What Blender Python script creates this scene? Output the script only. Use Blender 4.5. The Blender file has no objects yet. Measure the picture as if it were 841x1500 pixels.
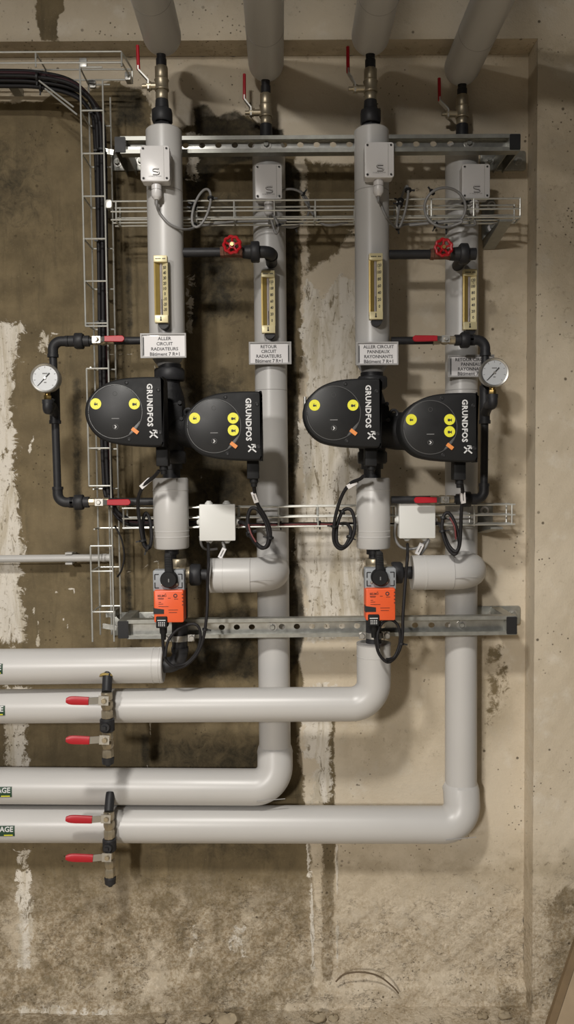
import bpy, bmesh, math, random
import numpy as np
from mathutils import Vector, Matrix
random.seed(7)
R = math.radians
PI = math.pi
S = bpy.context.scene
C = S.collection

# ------------------------------------------------------------------ camera
F_PX, IW, IH = 1170.0, 841.0, 1500.0
CAM_D, CAM_Z = 2.65, 1.815            # metres in front of the recessed wall / above the floor
ROT = (Matrix.Rotation(R(-0.4), 3, 'Z') @ Matrix.Rotation(R(90 - 2.9), 3, 'X') @ Matrix.Rotation(R(-0.55), 3, 'Z'))
cam_data = bpy.data.cameras.new('camera')
cam_data.sensor_fit = 'VERTICAL'
cam_data.sensor_height = 36.0
cam_data.lens = F_PX / IH * 36.0
cam_data.clip_start = 0.02
cam = bpy.data.objects.new('camera', cam_data)
cam.matrix_world = Matrix.Translation((0, -CAM_D, CAM_Z)) @ ROT.to_4x4()
C.objects.link(cam)
S.camera = cam

# ------------------------------------------------------------------ light
S.view_settings.view_transform = 'Standard'
S.view_settings.look = 'None'
S.view_settings.gamma = 1.0
S.view_settings.use_curve_mapping = False
S.view_settings.exposure = 0.0
world = bpy.data.worlds.new('world')
S.world = world
world.use_nodes = True
world.node_tree.nodes['Background'].inputs[0].default_value = (0.95, 0.97, 1.0, 1)
world.node_tree.nodes['Background'].inputs[1].default_value = 0.018


def area_lamp(name, loc, target, sx, sy, watts, col):
    l = bpy.data.lights.new(name, 'AREA')
    l.shape = 'RECTANGLE'
    l.size, l.size_y, l.energy, l.color = sx, sy, watts, col
    o = bpy.data.objects.new(name, l)
    o.location = loc
    d = Vector(target) - Vector(loc)
    o.rotation_euler = d.to_track_quat('-Z', 'Y').to_euler()
    C.objects.link(o)
    return o


# ceiling batten just to the left of the viewer, and the next one further back in the cellar
area_lamp('ceiling_lamp', (-0.57, -2.5, CAM_Z + 1.567), (-0.55, -2.42, 0.0), 0.22, 0.32, 92, (1.0, 0.96, 0.90))
area_lamp('ceiling_lamp', (-2.3, -7.3, CAM_Z + 1.5), (-2.25, -6.9, 0.0), 0.3, 1.2, 620, (1.0, 0.955, 0.90))


# ------------------------------------------------------------------ pixel helpers
def P(px, py, d):
    """point at distance d in front of the recessed wall, seen at photo pixel (px, py)"""
    r = ROT @ Vector(((px - IW / 2) / F_PX, -(py - IH / 2) / F_PX, -1))
    t = (CAM_D - d) / r.y
    return Vector((r.x * t, -d, CAM_Z + r.z * t))


def M(px, d):
    """pixels to metres at distance d"""
    return px * (CAM_D - d) / F_PX


# ------------------------------------------------------------------ materials
def nodes_of(m):
    m.use_nodes = True
    nt = m.node_tree
    return nt, nt.nodes['Principled BSDF']


MATS = {}


def mat(name, col, rough=0.5, metal=0.0, var=0.08, scale=40.0, bump=0.0, spec=0.5, coat=0.0):
    if name in MATS:
        return MATS[name]
    m = bpy.data.materials.new(name)
    nt, b = nodes_of(m)
    N, L = nt.nodes, nt.links
    tc = N.new('ShaderNodeTexCoord')
    nz = N.new('ShaderNodeTexNoise')
    nz.inputs['Scale'].default_value = scale
    nz.inputs['Detail'].default_value = 4
    L.new(tc.outputs['Object'], nz.inputs['Vector'])
    mx = N.new('ShaderNodeMix')
    mx.data_type = 'RGBA'
    mx.inputs[6].default_value = tuple(max(0, c * (1 - var)) for c in col) + (1,)
    mx.inputs[7].default_value = tuple(min(1, c * (1 + var)) for c in col) + (1,)
    L.new(nz.outputs['Fac'], mx.inputs[0])
    L.new(mx.outputs[2], b.inputs['Base Color'])
    mr = N.new('ShaderNodeMapRange')
    mr.inputs[3].default_value = max(0.02, rough * 0.85)
    mr.inputs[4].default_value = min(1, rough * 1.15)
    L.new(nz.outputs['Fac'], mr.inputs[0])
    L.new(mr.outputs[0], b.inputs['Roughness'])
    b.inputs['Metallic'].default_value = metal
    b.inputs['Specular IOR Level'].default_value = spec
    b.inputs['Coat Weight'].default_value = coat
    if bump:
        bp = N.new('ShaderNodeBump')
        bp.inputs['Strength'].default_value = bump
        bp.inputs['Distance'].default_value = 0.002
        L.new(nz.outputs['Fac'], bp.inputs['Height'])
        L.new(bp.outputs[0], b.inputs['Normal'])
    MATS[name] = m
    return m


PVC = mat('grey_pvc_jacket', (0.50, 0.49, 0.475), 0.36, var=0.04, scale=6)
PVC_D = mat('grey_pvc_seam', (0.33, 0.32, 0.31), 0.5)
STEEL_B = mat('black_painted_steel', (0.020, 0.020, 0.022), 0.52, var=0.3, bump=0.15, spec=0.35)
IRON_B = mat('black_cast_iron', (0.010, 0.010, 0.011), 0.6, var=0.3, scale=150, bump=0.4, spec=0.25)
BLACK_P = mat('black_plastic', (0.0105, 0.0105, 0.011), 0.62, var=0.2, spec=0.25)
DISC_P = mat('dark_display_plastic', (0.017, 0.017, 0.0175), 0.42, var=0.15, spec=0.3)
RIM = mat('grey_rim', (0.10, 0.10, 0.10), 0.35)
RUBBER = mat('black_rubber', (0.010, 0.010, 0.011), 0.55)
BRASS = mat('nickel_brass', (0.40, 0.345, 0.25), 0.4, 0.75, var=0.2)
BRASS_Y = mat('yellow_brass', (0.55, 0.38, 0.14), 0.38, 1.0)
BRONZE = mat('rusty_bronze', (0.16, 0.07, 0.045), 0.6, 0.4, var=0.3)
CHROME = mat('chromed_steel', (0.52, 0.51, 0.48), 0.42, 0.9)
GALV = mat('galvanised_steel', (0.55, 0.55, 0.52), 0.36, 1.0, var=0.25, scale=60)
GALV_D = mat('dull_galvanised_plate', (0.36, 0.36, 0.33), 0.45, 0.75, var=0.3, scale=50)
WIRE = mat('zinc_wire', (0.60, 0.60, 0.56), 0.36, 0.55, var=0.1)
RED = mat('red_vinyl', (0.40, 0.006, 0.016), 0.42, var=0.1)
RED_W = mat('red_painted_iron', (0.40, 0.006, 0.012), 0.35, var=0.15)
ORANGE = mat('orange_plastic', (0.74, 0.105, 0.028), 0.42, var=0.04)
ORANGE_T = mat('orange_tab', (0.72, 0.25, 0.06), 0.5)
YELLOW = mat('yellow_sticker', (0.75, 0.72, 0.045), 0.45, var=0.04)
GREY_ABS = mat('light_grey_abs', (0.64, 0.625, 0.62), 0.3, var=0.02, scale=8)
WHITE_B = mat('white_box_plastic', (0.68, 0.68, 0.65), 0.42, var=0.02, scale=8)
GREY_BR = mat('grey_valve_bracket', (0.27, 0.285, 0.30), 0.5)
INK = mat('dark_ink', (0.02, 0.02, 0.022), 0.6)
INK_G = mat('grey_ink', (0.16, 0.16, 0.16), 0.6)
INK_W = mat('pale_ink', (0.62, 0.62, 0.62), 0.5)
INK_O = mat('brown_ink', (0.10, 0.02, 0.01), 0.6)
PAPER = mat('white_paper', (0.72, 0.70, 0.70), 0.55, var=0.03)
ACRYL = mat('clear_sign_holder', (0.42, 0.41, 0.40), 0.12, var=0.05, coat=0.6)
GOLD_D = mat('gold_anodised_dark', (0.36, 0.26, 0.075), 0.42, 0.35, var=0.1)
GOLD_L = mat('gold_anodised_light', (0.66, 0.58, 0.34), 0.38, 0.15, var=0.05)
GLASS_T = mat('thermometer_tube', (0.36, 0.33, 0.33), 0.12, var=0.2)
DIAL = mat('gauge_dial', (0.46, 0.475, 0.49), 0.35, var=0.02)
CABLE_K = mat('black_cable', (0.012, 0.011, 0.012), 0.6, spec=0.3)
CABLE_M = mat('maroon_cable', (0.040, 0.012, 0.016), 0.6, spec=0.3)
CABLE_R = mat('red_wire', (0.13, 0.02, 0.02), 0.45)
CABLE_G = mat('grey_cable', (0.22, 0.215, 0.21), 0.42)
CONDUIT = mat('grey_conduit', (0.44, 0.43, 0.41), 0.4, var=0.04)
GREEN = mat('green_label', (0.012, 0.05, 0.025), 0.5)
FOAM = mat('yellow_foam', (0.30, 0.22, 0.07), 0.9, var=0.4, scale=120, bump=0.5)
WOOD = mat('brown_board', (0.17, 0.115, 0.06), 0.75, var=0.3, scale=14, bump=0.3)
WOOD_L = mat('pale_board_face', (0.33, 0.25, 0.16), 0.8, var=0.25, scale=14, bump=0.3)
STONE = mat('rubble_stone', (0.30, 0.245, 0.165), 0.9, var=0.3, scale=60, bump=0.6)
ROOT = mat('rusty_wire', (0.12, 0.085, 0.05), 0.8)


# ------------------------------------------------------------------ mesh builder
class MB:
    def __init__(self):
        self.v, self.f = [], []

    def add(self, vs, fs):
        o = len(self.v)
        self.v += [Vector(p) for p in vs]
        self.f += [tuple(i + o for i in f) for f in fs]
        return self

    def box(self, c, s, rot=None):
        c = Vector(c)
        vs = []
        for x in (-.5, .5):
            for y in (-.5, .5):
                for z in (-.5, .5):
                    p = Vector((x * s[0], y * s[1], z * s[2]))
                    vs.append(c + (rot @ p if rot else p))
        return self.add(vs, [(0, 1, 3, 2), (4, 6, 7, 5), (0, 4, 5, 1), (2, 3, 7, 6), (0, 2, 6, 4), (1, 5, 7, 3)])

    def bar(self, a, b, w, t, side=None):
        """rectangular bar a->b, width w along `side`, thickness t across"""
        a, b = Vector(a), Vector(b)
        d = (b - a).normalized()
        s = Vector(side) if side else Vector((0, 0, 1))
        s = (s - d * s.dot(d))
        if s.length < 1e-6:
            s = Vector((0, 1, 0))
        s.normalize()
        n = d.cross(s)
        vs = []
        for p in (a, b):
            for i, j in ((-1, -1), (1, -1), (1, 1), (-1, 1)):
                vs.append(p + s * (i * w / 2) + n * (j * t / 2))
        return self.add(vs, [(3, 2, 1, 0), (4, 5, 6, 7), (0, 1, 5, 4), (1, 2, 6, 5), (2, 3, 7, 6), (3, 0, 4, 7)])

    def tube(self, pts, r, seg=12, caps=True, closed=False):
        pts = [Vector(p) for p in pts]
        n = len(pts)
        rs = r if isinstance(r, (list, tuple)) else [r] * n
        tang = []
        for i in range(n):
            if closed:
                t = pts[(i + 1) % n] - pts[i - 1]
            else:
                t = pts[min(i + 1, n - 1)] - pts[max(i - 1, 0)]
            if t.length < 1e-9:
                t = tang[-1] if tang else Vector((0, 0, 1))
            tang.append(t.normalized())
        up = Vector((0, 0, 1)) if abs(tang[0].z) < 0.9 else Vector((0, 1, 0))
        nrm = (up - tang[0] * up.dot(tang[0])).normalized()
        vs = []
        for i in range(n):
            t = tang[i]
            nrm = (nrm - t * nrm.dot(t)).normalized()
            bi = t.cross(nrm)
            for k in range(seg):
                a = 2 * PI * k / seg
                vs.append(pts[i] + (nrm * math.cos(a) + bi * math.sin(a)) * rs[i])
        fs = []
        m = n if closed else n - 1
        for i in range(m):
            for k in range(seg):
                a, b = i * seg + k, i * seg + (k + 1) % seg
                c, d = ((i + 1) % n) * seg + (k + 1) % seg, ((i + 1) % n) * seg + k
                fs.append((a, b, c, d))
        if caps and not closed:
            fs.append(tuple(reversed(range(seg))))
            fs.append(tuple(range((n - 1) * seg, n * seg)))
        return self.add(vs, fs)

    def lathe(self, o, ax, prof, seg=24, caps=True, phase=0.0):
        """prof: list of (distance along axis, radius)"""
        o, ax = Vector(o), Vector(ax).normalized()
        u = Vector((0, 1, 0)) if abs(ax.y) < 0.9 else Vector((0, 0, 1))
        u = (u - ax * u.dot(ax)).normalized()
        w = ax.cross(u)
        vs = []
        for t, r in prof:
            for k in range(seg):
                a = 2 * PI * k / seg + phase
                vs.append(o + ax * t + (u * math.cos(a) + w * math.sin(a)) * r)
        fs = []
        for i in range(len(prof) - 1):
            for k in range(seg):
                fs.append((i * seg + k, i * seg + (k + 1) % seg, (i + 1) * seg + (k + 1) % seg, (i + 1) * seg + k))
        if caps:
            fs.append(tuple(reversed(range(seg))))
            fs.append(tuple(range((len(prof) - 1) * seg, len(prof) * seg)))
        return self.add(vs, fs)

    def hexa(self, a, b, r, ch=0.12, phase=0.0):
        a, b = Vector(a), Vector(b)
        l = (b - a).length
        c = min(l * 0.25, r * ch)
        return self.lathe(a, b - a, [(0, r * .9), (c, r), (l - c, r), (l, r * .9)], 6, True, phase)

    def oct(self, a, b, r, ch=0.12):
        a, b = Vector(a), Vector(b)
        l = (b - a).length
        c = min(l * 0.25, r * ch)
        return self.lathe(a, b - a, [(0, r * .9), (c, r), (l - c, r), (l, r * .9)], 8, True, PI / 8)

    def torus(self, c, ax, R_, r, seg=32, s2=8):
        c, ax = Vector(c), Vector(ax).normalized()
        u = Vector((0, 1, 0)) if abs(ax.y) < 0.9 else Vector((0, 0, 1))
        u = (u - ax * u.dot(ax)).normalized()
        w = ax.cross(u)
        pts = [c + (u * math.cos(2 * PI * k / seg) + w * math.sin(2 * PI * k / seg)) * R_ for k in range(seg)]
        return self.tube(pts, r, s2, closed=True)

    def prism(self, poly, d0, d1, bevel=0.0):
        """poly: xz outline; extruded from depth d0 (back) to d1 (front, towards the viewer)"""
        n = len(poly)
        cx = sum(p[0] for p in poly) / n
        cz = sum(p[1] for p in poly) / n
        rings = []

        def ring(d, inset):
            out = []
            for i, p in enumerate(poly):
                if inset:
                    a, b = poly[i - 1], poly[(i + 1) % n]
                    t = Vector((b[0] - a[0], b[1] - a[1]))
                    if t.length < 1e-9:
                        t = Vector((1, 0))
                    t.normalize()
                    nv = Vector((t.y, -t.x))
                    if nv.dot(Vector((p[0] - cx, p[1] - cz))) < 0:
                        nv = -nv
                    out.append((p[0] - nv.x * inset, -d, p[1] - nv.y * inset))
                else:
                    out.append((p[0], -d, p[1]))
            return out
        if bevel:
            rings = [ring(d0, 0), ring(d1 - bevel, 0), ring(d1 - bevel * .3, bevel * .3), ring(d1, bevel)]
        else:
            rings = [ring(d0, 0), ring(d1, 0)]
        vs, fs = [], []
        for rg in rings:
            vs += rg
        for k in range(len(rings) - 1):
            for i in range(n):
                j = (i + 1) % n
                fs.append((k * n + i, k * n + j, (k + 1) * n + j, (k + 1) * n + i))
        fs.append(tuple(range(n)))
        fs.append(tuple(reversed(range((len(rings) - 1) * n, len(rings) * n))))
        return self.add(vs, fs)

    def sphere(self, c, r, seg=12, sc=(1, 1, 1)):
        c = Vector(c)
        rings = seg // 2
        prof = [(-math.cos(PI * i / rings), max(1e-4, math.sin(PI * i / rings))) for i in range(rings + 1)]
        vs, fs = [], []
        for t, q in prof:
            for k in range(seg):
                a = 2 * PI * k / seg
                vs.append(c + Vector((math.cos(a) * q * r * sc[0], math.sin(a) * q * r * sc[1], t * r * sc[2])))
        for i in range(rings):
            for k in range(seg):
                fs.append((i * seg + k, i * seg + (k + 1) % seg, (i + 1) * seg + (k + 1) % seg, (i + 1) * seg + k))
        return self.add(vs, fs)


def rrect(cx, cz, w, h, r, n=5):
    out = []
    for (sx, sz, a0) in ((1, 1, 0), (-1, 1, 90), (-1, -1, 180), (1, -1, 270)):
        for k in range(n + 1):
            a = R(a0 + 90 * k / n)
            out.append((cx + sx * (w / 2 - r) + r * math.cos(a), cz + sz * (h / 2 - r) + r * math.sin(a)))
    return out


def rotz_poly(poly, cx, cz, ang):
    ca, sa = math.cos(ang), math.sin(ang)
    return [(cx + (x - cx) * ca - (z - cz) * sa, cz + (x - cx) * sa + (z - cz) * ca) for x, z in poly]


def fillet(pts, rad, n=10):
    pts = [Vector(p) for p in pts]
    out = [pts[0]]
    for i in range(1, len(pts) - 1):
        rd = rad[i - 1] if isinstance(rad, (list, tuple)) else rad
        a, b, c = pts[i - 1], pts[i], pts[i + 1]
        u, v = (a - b).normalized(), (c - b).normalized()
        ang = u.angle(v)
        t = rd / math.tan(ang / 2)
        p0, p1 = b + u * t, b + v * t
        bis = (u + v).normalized()
        cen = b + bis * (rd / math.sin(ang / 2))
        x = (p0 - cen).normalized()
        y = (p1 - cen)
        y = (y - x * y.dot(x)).normalized()
        tot = PI - ang
        for k in range(n + 1):
            th = tot * k / n
            out.append(cen + (x * math.cos(th) + y * math.sin(th)) * rd)
    out.append(pts[-1])
    return out


def spline(pts, sub=8, closed=False):
    pts = [Vector(p) for p in pts]
    n = len(pts)
    out = []
    rng = n if closed else n - 1
    for i in range(rng):
        if closed:
            p0, p1, p2, p3 = pts[i - 1], pts[i], pts[(i + 1) % n], pts[(i + 2) % n]
        else:
            p0, p1, p2, p3 = pts[max(i - 1, 0)], pts[i], pts[i + 1], pts[min(i + 2, n - 1)]
        for k in range(sub):
            t = k / sub
            out.append(0.5 * ((2 * p1) + (p2 - p0) * t + (2 * p0 - 5 * p1 + 4 * p2 - p3) * t * t + (3 * p1 - p0 - 3 * p2 + p3) * t ** 3))
    if not closed:
        out.append(pts[-1])
    return out


# ------------------------------------------------------------------ object helpers
def mesh_of(name, mb, m, off=Vector((0, 0, 0)), angle=38):
    me = bpy.data.meshes.new(name)
    me.from_pydata([tuple(p - off) for p in mb.v], [], mb.f)
    bm = bmesh.new()
    bm.from_mesh(me)
    bmesh.ops.recalc_face_normals(bm, faces=bm.faces)
    bm.to_mesh(me)
    bm.free()
    me.materials.append(m)
    me.shade_smooth()
    me.set_sharp_from_angle(angle=R(angle))
    return me


def thing(name, label, cat, loc, group=None):
    o = bpy.data.objects.new(name, None)
    o.empty_display_size = 0.02
    o.location = loc
    o['label'] = label
    o['category'] = cat
    if group:
        o['group'] = group
    C.objects.link(o)
    return o


def root_loc(p):
    while p.parent:
        p = p.parent
    return Vector(p.location)


def part(name, mb, m, parent, label=None, angle=38):
    o = bpy.data.objects.new(name, mesh_of(name, mb, m, root_loc(parent), angle))
    o.parent = parent
    if label:
        o['label'] = label
    C.objects.link(o)
    return o


def single(name, mb, m, label, cat, group=None, loc=None, angle=38):
    loc = Vector(loc) if loc is not None else sum(mb.v, Vector()) / len(mb.v)
    o = bpy.data.objects.new(name, mesh_of(name, mb, m, loc, angle))
    o.location = loc
    o['label'] = label
    o['category'] = cat
    if group:
        o['group'] = group
    C.objects.link(o)
    return o


_txt = {}


def text_geo(s, bold=0.0, spacing=1.0):
    """unit-height letters centred on the origin: verts (x, y), faces, width, height"""
    key = (s, bold, spacing)
    if key not in _txt:
        cu = bpy.data.curves.new('lettering', 'FONT')
        cu.body = s
        cu.align_x = 'CENTER'
        cu.size = 1.0
        cu.offset = bold
        cu.space_character = spacing
        cu.resolution_u = 2
        ob = bpy.data.objects.new('lettering', cu)
        C.objects.link(ob)
        dg = bpy.context.evaluated_depsgraph_get()
        dg.update()
        me = bpy.data.meshes.new_from_object(ob.evaluated_get(dg))
        vs = [tuple(v.co) for v in me.vertices]
        fs = [tuple(p.vertices) for p in me.polygons]
        bpy.data.objects.remove(ob)
        bpy.data.curves.remove(cu)
        bpy.data.meshes.remove(me)
        xs = [v[0] for v in vs]
        ys = [v[1] for v in vs]
        cx, cy = (min(xs) + max(xs)) / 2, (min(ys) + max(ys)) / 2
        _txt[key] = ([(v[0] - cx, v[1] - cy) for v in vs], fs, max(xs) - min(xs), max(ys) - min(ys))
    return _txt[key]


def letters(mb, s, c, w=None, h=None, ux=(1, 0, 0), uz=(0, 0, 1), bold=0.0, spacing=1.0):
    vs, fs, tw, th = text_geo(s, bold, spacing)
    if w is None:
        w = h * tw / th
    if h is None:
        h = w * th / tw
    c, ux, uz = Vector(c), Vector(ux), Vector(uz)
    mb.add([c + ux * (x * w / tw) + uz * (y * h / th) for x, y in vs], fs)
    return mb


FRONT = Vector((0, -1, 0))

# ------------------------------------------------------------------ walls, with stain and painted shade maps measured on the photo
RC = 0.095                                        # depth of the recess
rx = P(784, 700, RC).x                            # right edge of the recess
lz = P(500, 58, RC).z                             # underside of the lintel


def seg_dist(px, py, poly):
    n = len(poly)
    best = np.full(px.shape, 1e9)
    inside = np.zeros(px.shape, bool)
    for i in range(n):
        ax, ay = poly[i]
        bx, by = poly[(i + 1) % n]
        dx, dy = bx - ax, by - ay
        t = np.clip(((px - ax) * dx + (py - ay) * dy) / (dx * dx + dy * dy + 1e-9), 0, 1)
        best = np.minimum(best, np.hypot(px - ax - t * dx, py - ay - t * dy))
        c = ((ay > py) != (by > py)) & (px < (bx - ax) * (py - ay) / (by - ay + 1e-9) + ax)
        inside ^= c
    return np.where(inside, best, -best)


def soft(px, py, poly, s):
    return np.clip(0.5 + seg_dist(px, py, poly) / (2 * s), 0, 1)


def band(px, py, pts, w, s):
    """soft stroke through pts of half-width w"""
    best = np.full(px.shape, 1e9)
    for (ax, ay), (bx, by) in zip(pts[:-1], pts[1:]):
        dx, dy = bx - ax, by - ay
        t = np.clip(((px - ax) * dx + (py - ay) * dy) / (dx * dx + dy * dy + 1e-9), 0, 1)
        best = np.minimum(best, np.hypot(px - ax - t * dx, py - ay - t * dy))
    return np.clip(0.5 + (w - best) / (2 * s), 0, 1)


def stain_shade_maps(px, py):
    z = np.zeros(px.shape)
    mx = np.maximum
    # bare brown concrete
    bare = soft(px, py, [(-900, 138), (60, 150), (95, 128), (130, 135), (165, 118), (200, 130), (222, 150), (225, 200),
                         (262, 220), (266, 190), (300, 170), (330, 175), (365, 170), (420, 205), (440, 260), (444, 520), (430, 640),
                         (432, 940), (445, 1000), (438, 1100), (455, 1240), (462, 1330), (460, 1420), (470, 1520), (-900, 1520)], 16)
    bare = mx(bare, 0.8 * soft(px, py, [(48, -20), (96, -20), (96, 12), (84, 30), (88, 62), (60, 60), (52, 40)], 9))
    bare = mx(bare, 0.72 * soft(px, py, [(440, 230), (540, 235), (530, 330), (500, 380), (470, 400), (440, 420)], 22))
    bare = mx(bare, 0.66 * soft(px, py, [(470, 1010), (494, 1010), (492, 1440), (468, 1440)], 7))
    bare = mx(bare, 0.62 * soft(px, py, [(786, 1300), (870, 1270), (870, 1520), (786, 1520)], 30))
    bare = mx(bare, 0.50 * soft(px, py, [(700, 940), (745, 930), (760, 1010), (735, 1050), (702, 1120)], 16))
    bare = mx(bare, 0.60 * soft(px, py, [(720, 1420), (800, 1440), (790, 1520), (690, 1520)], 22))
    # black bitumen and damp, with pump and pipe shade painted in
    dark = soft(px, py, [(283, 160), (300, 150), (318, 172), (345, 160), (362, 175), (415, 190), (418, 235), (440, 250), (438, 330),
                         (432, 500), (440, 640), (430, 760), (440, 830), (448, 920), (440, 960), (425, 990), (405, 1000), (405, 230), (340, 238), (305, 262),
                         (292, 330), (300, 400), (288, 480), (276, 480), (282, 330), (268, 260), (288, 210)], 9)  # strip beside the return riser also holds its painted cast shadow
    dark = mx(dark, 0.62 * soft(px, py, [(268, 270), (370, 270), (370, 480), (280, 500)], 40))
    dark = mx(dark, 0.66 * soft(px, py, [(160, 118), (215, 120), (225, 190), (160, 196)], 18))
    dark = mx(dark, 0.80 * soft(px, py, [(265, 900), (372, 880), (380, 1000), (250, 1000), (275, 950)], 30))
    dark = mx(dark, 0.70 * soft(px, py, [(225, 530), (372, 540), (372, 860), (280, 880), (215, 820)], 45))  # mostly pump shade, painted dark on the wall
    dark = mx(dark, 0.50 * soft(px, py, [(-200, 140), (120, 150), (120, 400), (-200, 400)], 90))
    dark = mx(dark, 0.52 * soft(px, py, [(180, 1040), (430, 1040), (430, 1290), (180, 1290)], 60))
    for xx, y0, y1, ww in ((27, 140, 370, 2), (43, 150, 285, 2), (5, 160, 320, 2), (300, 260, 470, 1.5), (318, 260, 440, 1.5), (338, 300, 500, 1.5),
                           (112, 560, 770, 9), (186, 760, 900, 8), (188, 380, 500, 7), (172, 240, 470, 5), (52, 140, 270, 1.5), (212, 1080, 1130, 10)):  # stroke beside the upright tray paints the gauge pipe's shadow
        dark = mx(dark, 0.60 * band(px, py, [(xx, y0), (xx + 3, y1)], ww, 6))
    grime_shade = 0.9 * soft(px, py, [(565, 880), (650, 860), (650, 950), (590, 975), (560, 930)], 40)
    grime_shade = mx(grime_shade, 0.9 * soft(px, py, [(702, 650), (740, 640), (755, 740), (720, 790), (702, 760)], 30))
    grime_shade = mx(grime_shade, 0.9 * soft(px, py, [(701, 900), (722, 960), (716, 1100), (702, 1160)], 12))
    grime_shade = mx(grime_shade, 0.55 * soft(px, py, [(495, 1060), (650, 1040), (640, 1110), (560, 1130), (500, 1120)], 40))
    grime_shade = mx(grime_shade, 0.8 * soft(px, py, [(795, 1300), (830, 1330), (841, 1450), (795, 1460)], 30))
    grime_shade = mx(grime_shade, 0.75 * soft(px, py, [(690, 400), (760, 380), (770, 560), (700, 560)], 60))  # upper right wall browned, overhead pipe shade put into the colour
    grime_shade = mx(grime_shade, 0.7 * soft(px, py, [(790, 180), (870, 180), (870, 520), (800, 480)], 70))  # overhead pipes' shadow painted on the pier
    grime_shade = mx(grime_shade, 0.8 * soft(px, py, [(560, 240), (770, 240), (770, 350), (560, 350)], 60))  # painted shade on the wall below the overhead pipes
    grime_shade = mx(grime_shade, 0.75 * soft(px, py, [(700, 1000), (760, 1010), (750, 1060), (705, 1100)], 20))
    grime_shade = mx(grime_shade, 0.8 * soft(px, py, [(-200, 1240), (860, 1245), (860, 1300), (-200, 1300)], 30))  # shadow band under the lowest pipe run, painted in
    grime_shade = mx(grime_shade, 0.7 * soft(px, py, [(-200, 60), (860, 60), (860, 90), (-200, 90)], 14))  # soffit shade painted along the top of the recess
    # white lime and filler
    wht = soft(px, py, [(450, 395), (470, 440), (500, 400), (530, 420), (540, 520), (530, 760), (535, 930), (450, 940), (448, 860), (430, 810), (436, 770),
                        (446, 700), (436, 640), (452, 560), (440, 500)], 14) * 0.98
    wht = mx(wht, 0.74 * soft(px, py, [(448, 1000), (492, 1000), (488, 1180), (450, 1180), (462, 1120), (438, 1110)], 12))
    wht = mx(wht, 0.70 * soft(px, py, [(-260, 520), (-180, 440), (-100, 455), (40, 470), (30, 520), (20, 600), (30, 650), (26, 700), (40, 790), (34, 860), (46, 945), (-100, 960), (-210, 900)], 16))
    wht = mx(wht, 0.60 * soft(px, py, [(20, 1240), (48, 1240), (54, 1330), (50, 1425), (24, 1425), (18, 1330)], 9))
    wht = mx(wht, 0.66 * soft(px, py, [(0, 1000), (45, 1000), (48, 1130), (0, 1130)], 16))
    wht = mx(wht, 0.90 * band(px, py, [(452, 1238), (456, 1330), (460, 1420)], 3.0, 3))
    wht = mx(wht, 0.90 * band(px, py, [(493, 1238), (496, 1330), (492, 1430)], 2.0, 3))
    wht = mx(wht, 0.85 * band(px, py, [(220, 1058), (217, 1125)], 1.5, 2))
    wht = mx(wht, 0.80 * band(px, py, [(178, 840), (205, 834), (232, 820)], 1.2, 2))
    wht = mx(wht, 0.80 * band(px, py, [(80, 868), (108, 862), (113, 900)], 1.2, 2))
    wht = mx(wht, 0.80 * band(px, py, [(45, 880), (58, 920), (56, 945)], 1.6, 2))
    wht = mx(wht, 0.75 * band(px, py, [(86, 895), (98, 915), (97, 930)], 1.4, 2))
    wht = mx(wht, 0.78 * band(px, py, [(48, 640), (42, 665)], 2.4, 2))
    wht = mx(wht, 0.70 * band(px, py, [(36, 530), (90, 522), (120, 518), (240, 520)], 0.8, 2))
    wht = mx(wht, 0.85 * band(px, py, [(228, 530), (230, 556)], 2.0, 2))
    wht = mx(wht, 0.62 * band(px, py, [(291, 680), (297, 712)], 1.4, 2))
    wht = mx(wht, 0.70 * band(px, py, [(228, 940), (232, 820)], 1.3, 2))
    wht = mx(wht, 0.56 * soft(px, py, [(50, 465), (90, 490), (70, 540), (48, 520)], 16))
    for a in ((270, 300, 190, 270), (268, 292, 400, 500)):
        wht = mx(wht, 0.56 * soft(px, py, [(a[0], a[2]), (a[1], a[2]), (a[1] - 6, a[3]), (a[0], a[3])], 9))
    for (x0, x1, y0, y1) in ((20, 190, 1455, 1492), (272, 300, 1350, 1410), (328, 368, 1350, 1410)):
        wht = mx(wht, 0.58 * soft(px, py, [(x0, y0), (x1, y0), (x1, y1), (x0, y1)], 20))
    rough = np.clip((py - 1270) / 90, 0, 1)
    return {'bare': bare, 'dark': dark, 'lime': wht, 'grime_shade': grime_shade, 'crumble': rough}


def project(v):
    q = (v - np.array([0, -CAM_D, CAM_Z])) @ np.array(ROT)      # camera-space = ROT^T v
    px = IW / 2 + F_PX * q[:, 0] / -q[:, 2]
    py = IH / 2 - F_PX * q[:, 1] / -q[:, 2]
    return px, py


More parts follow.
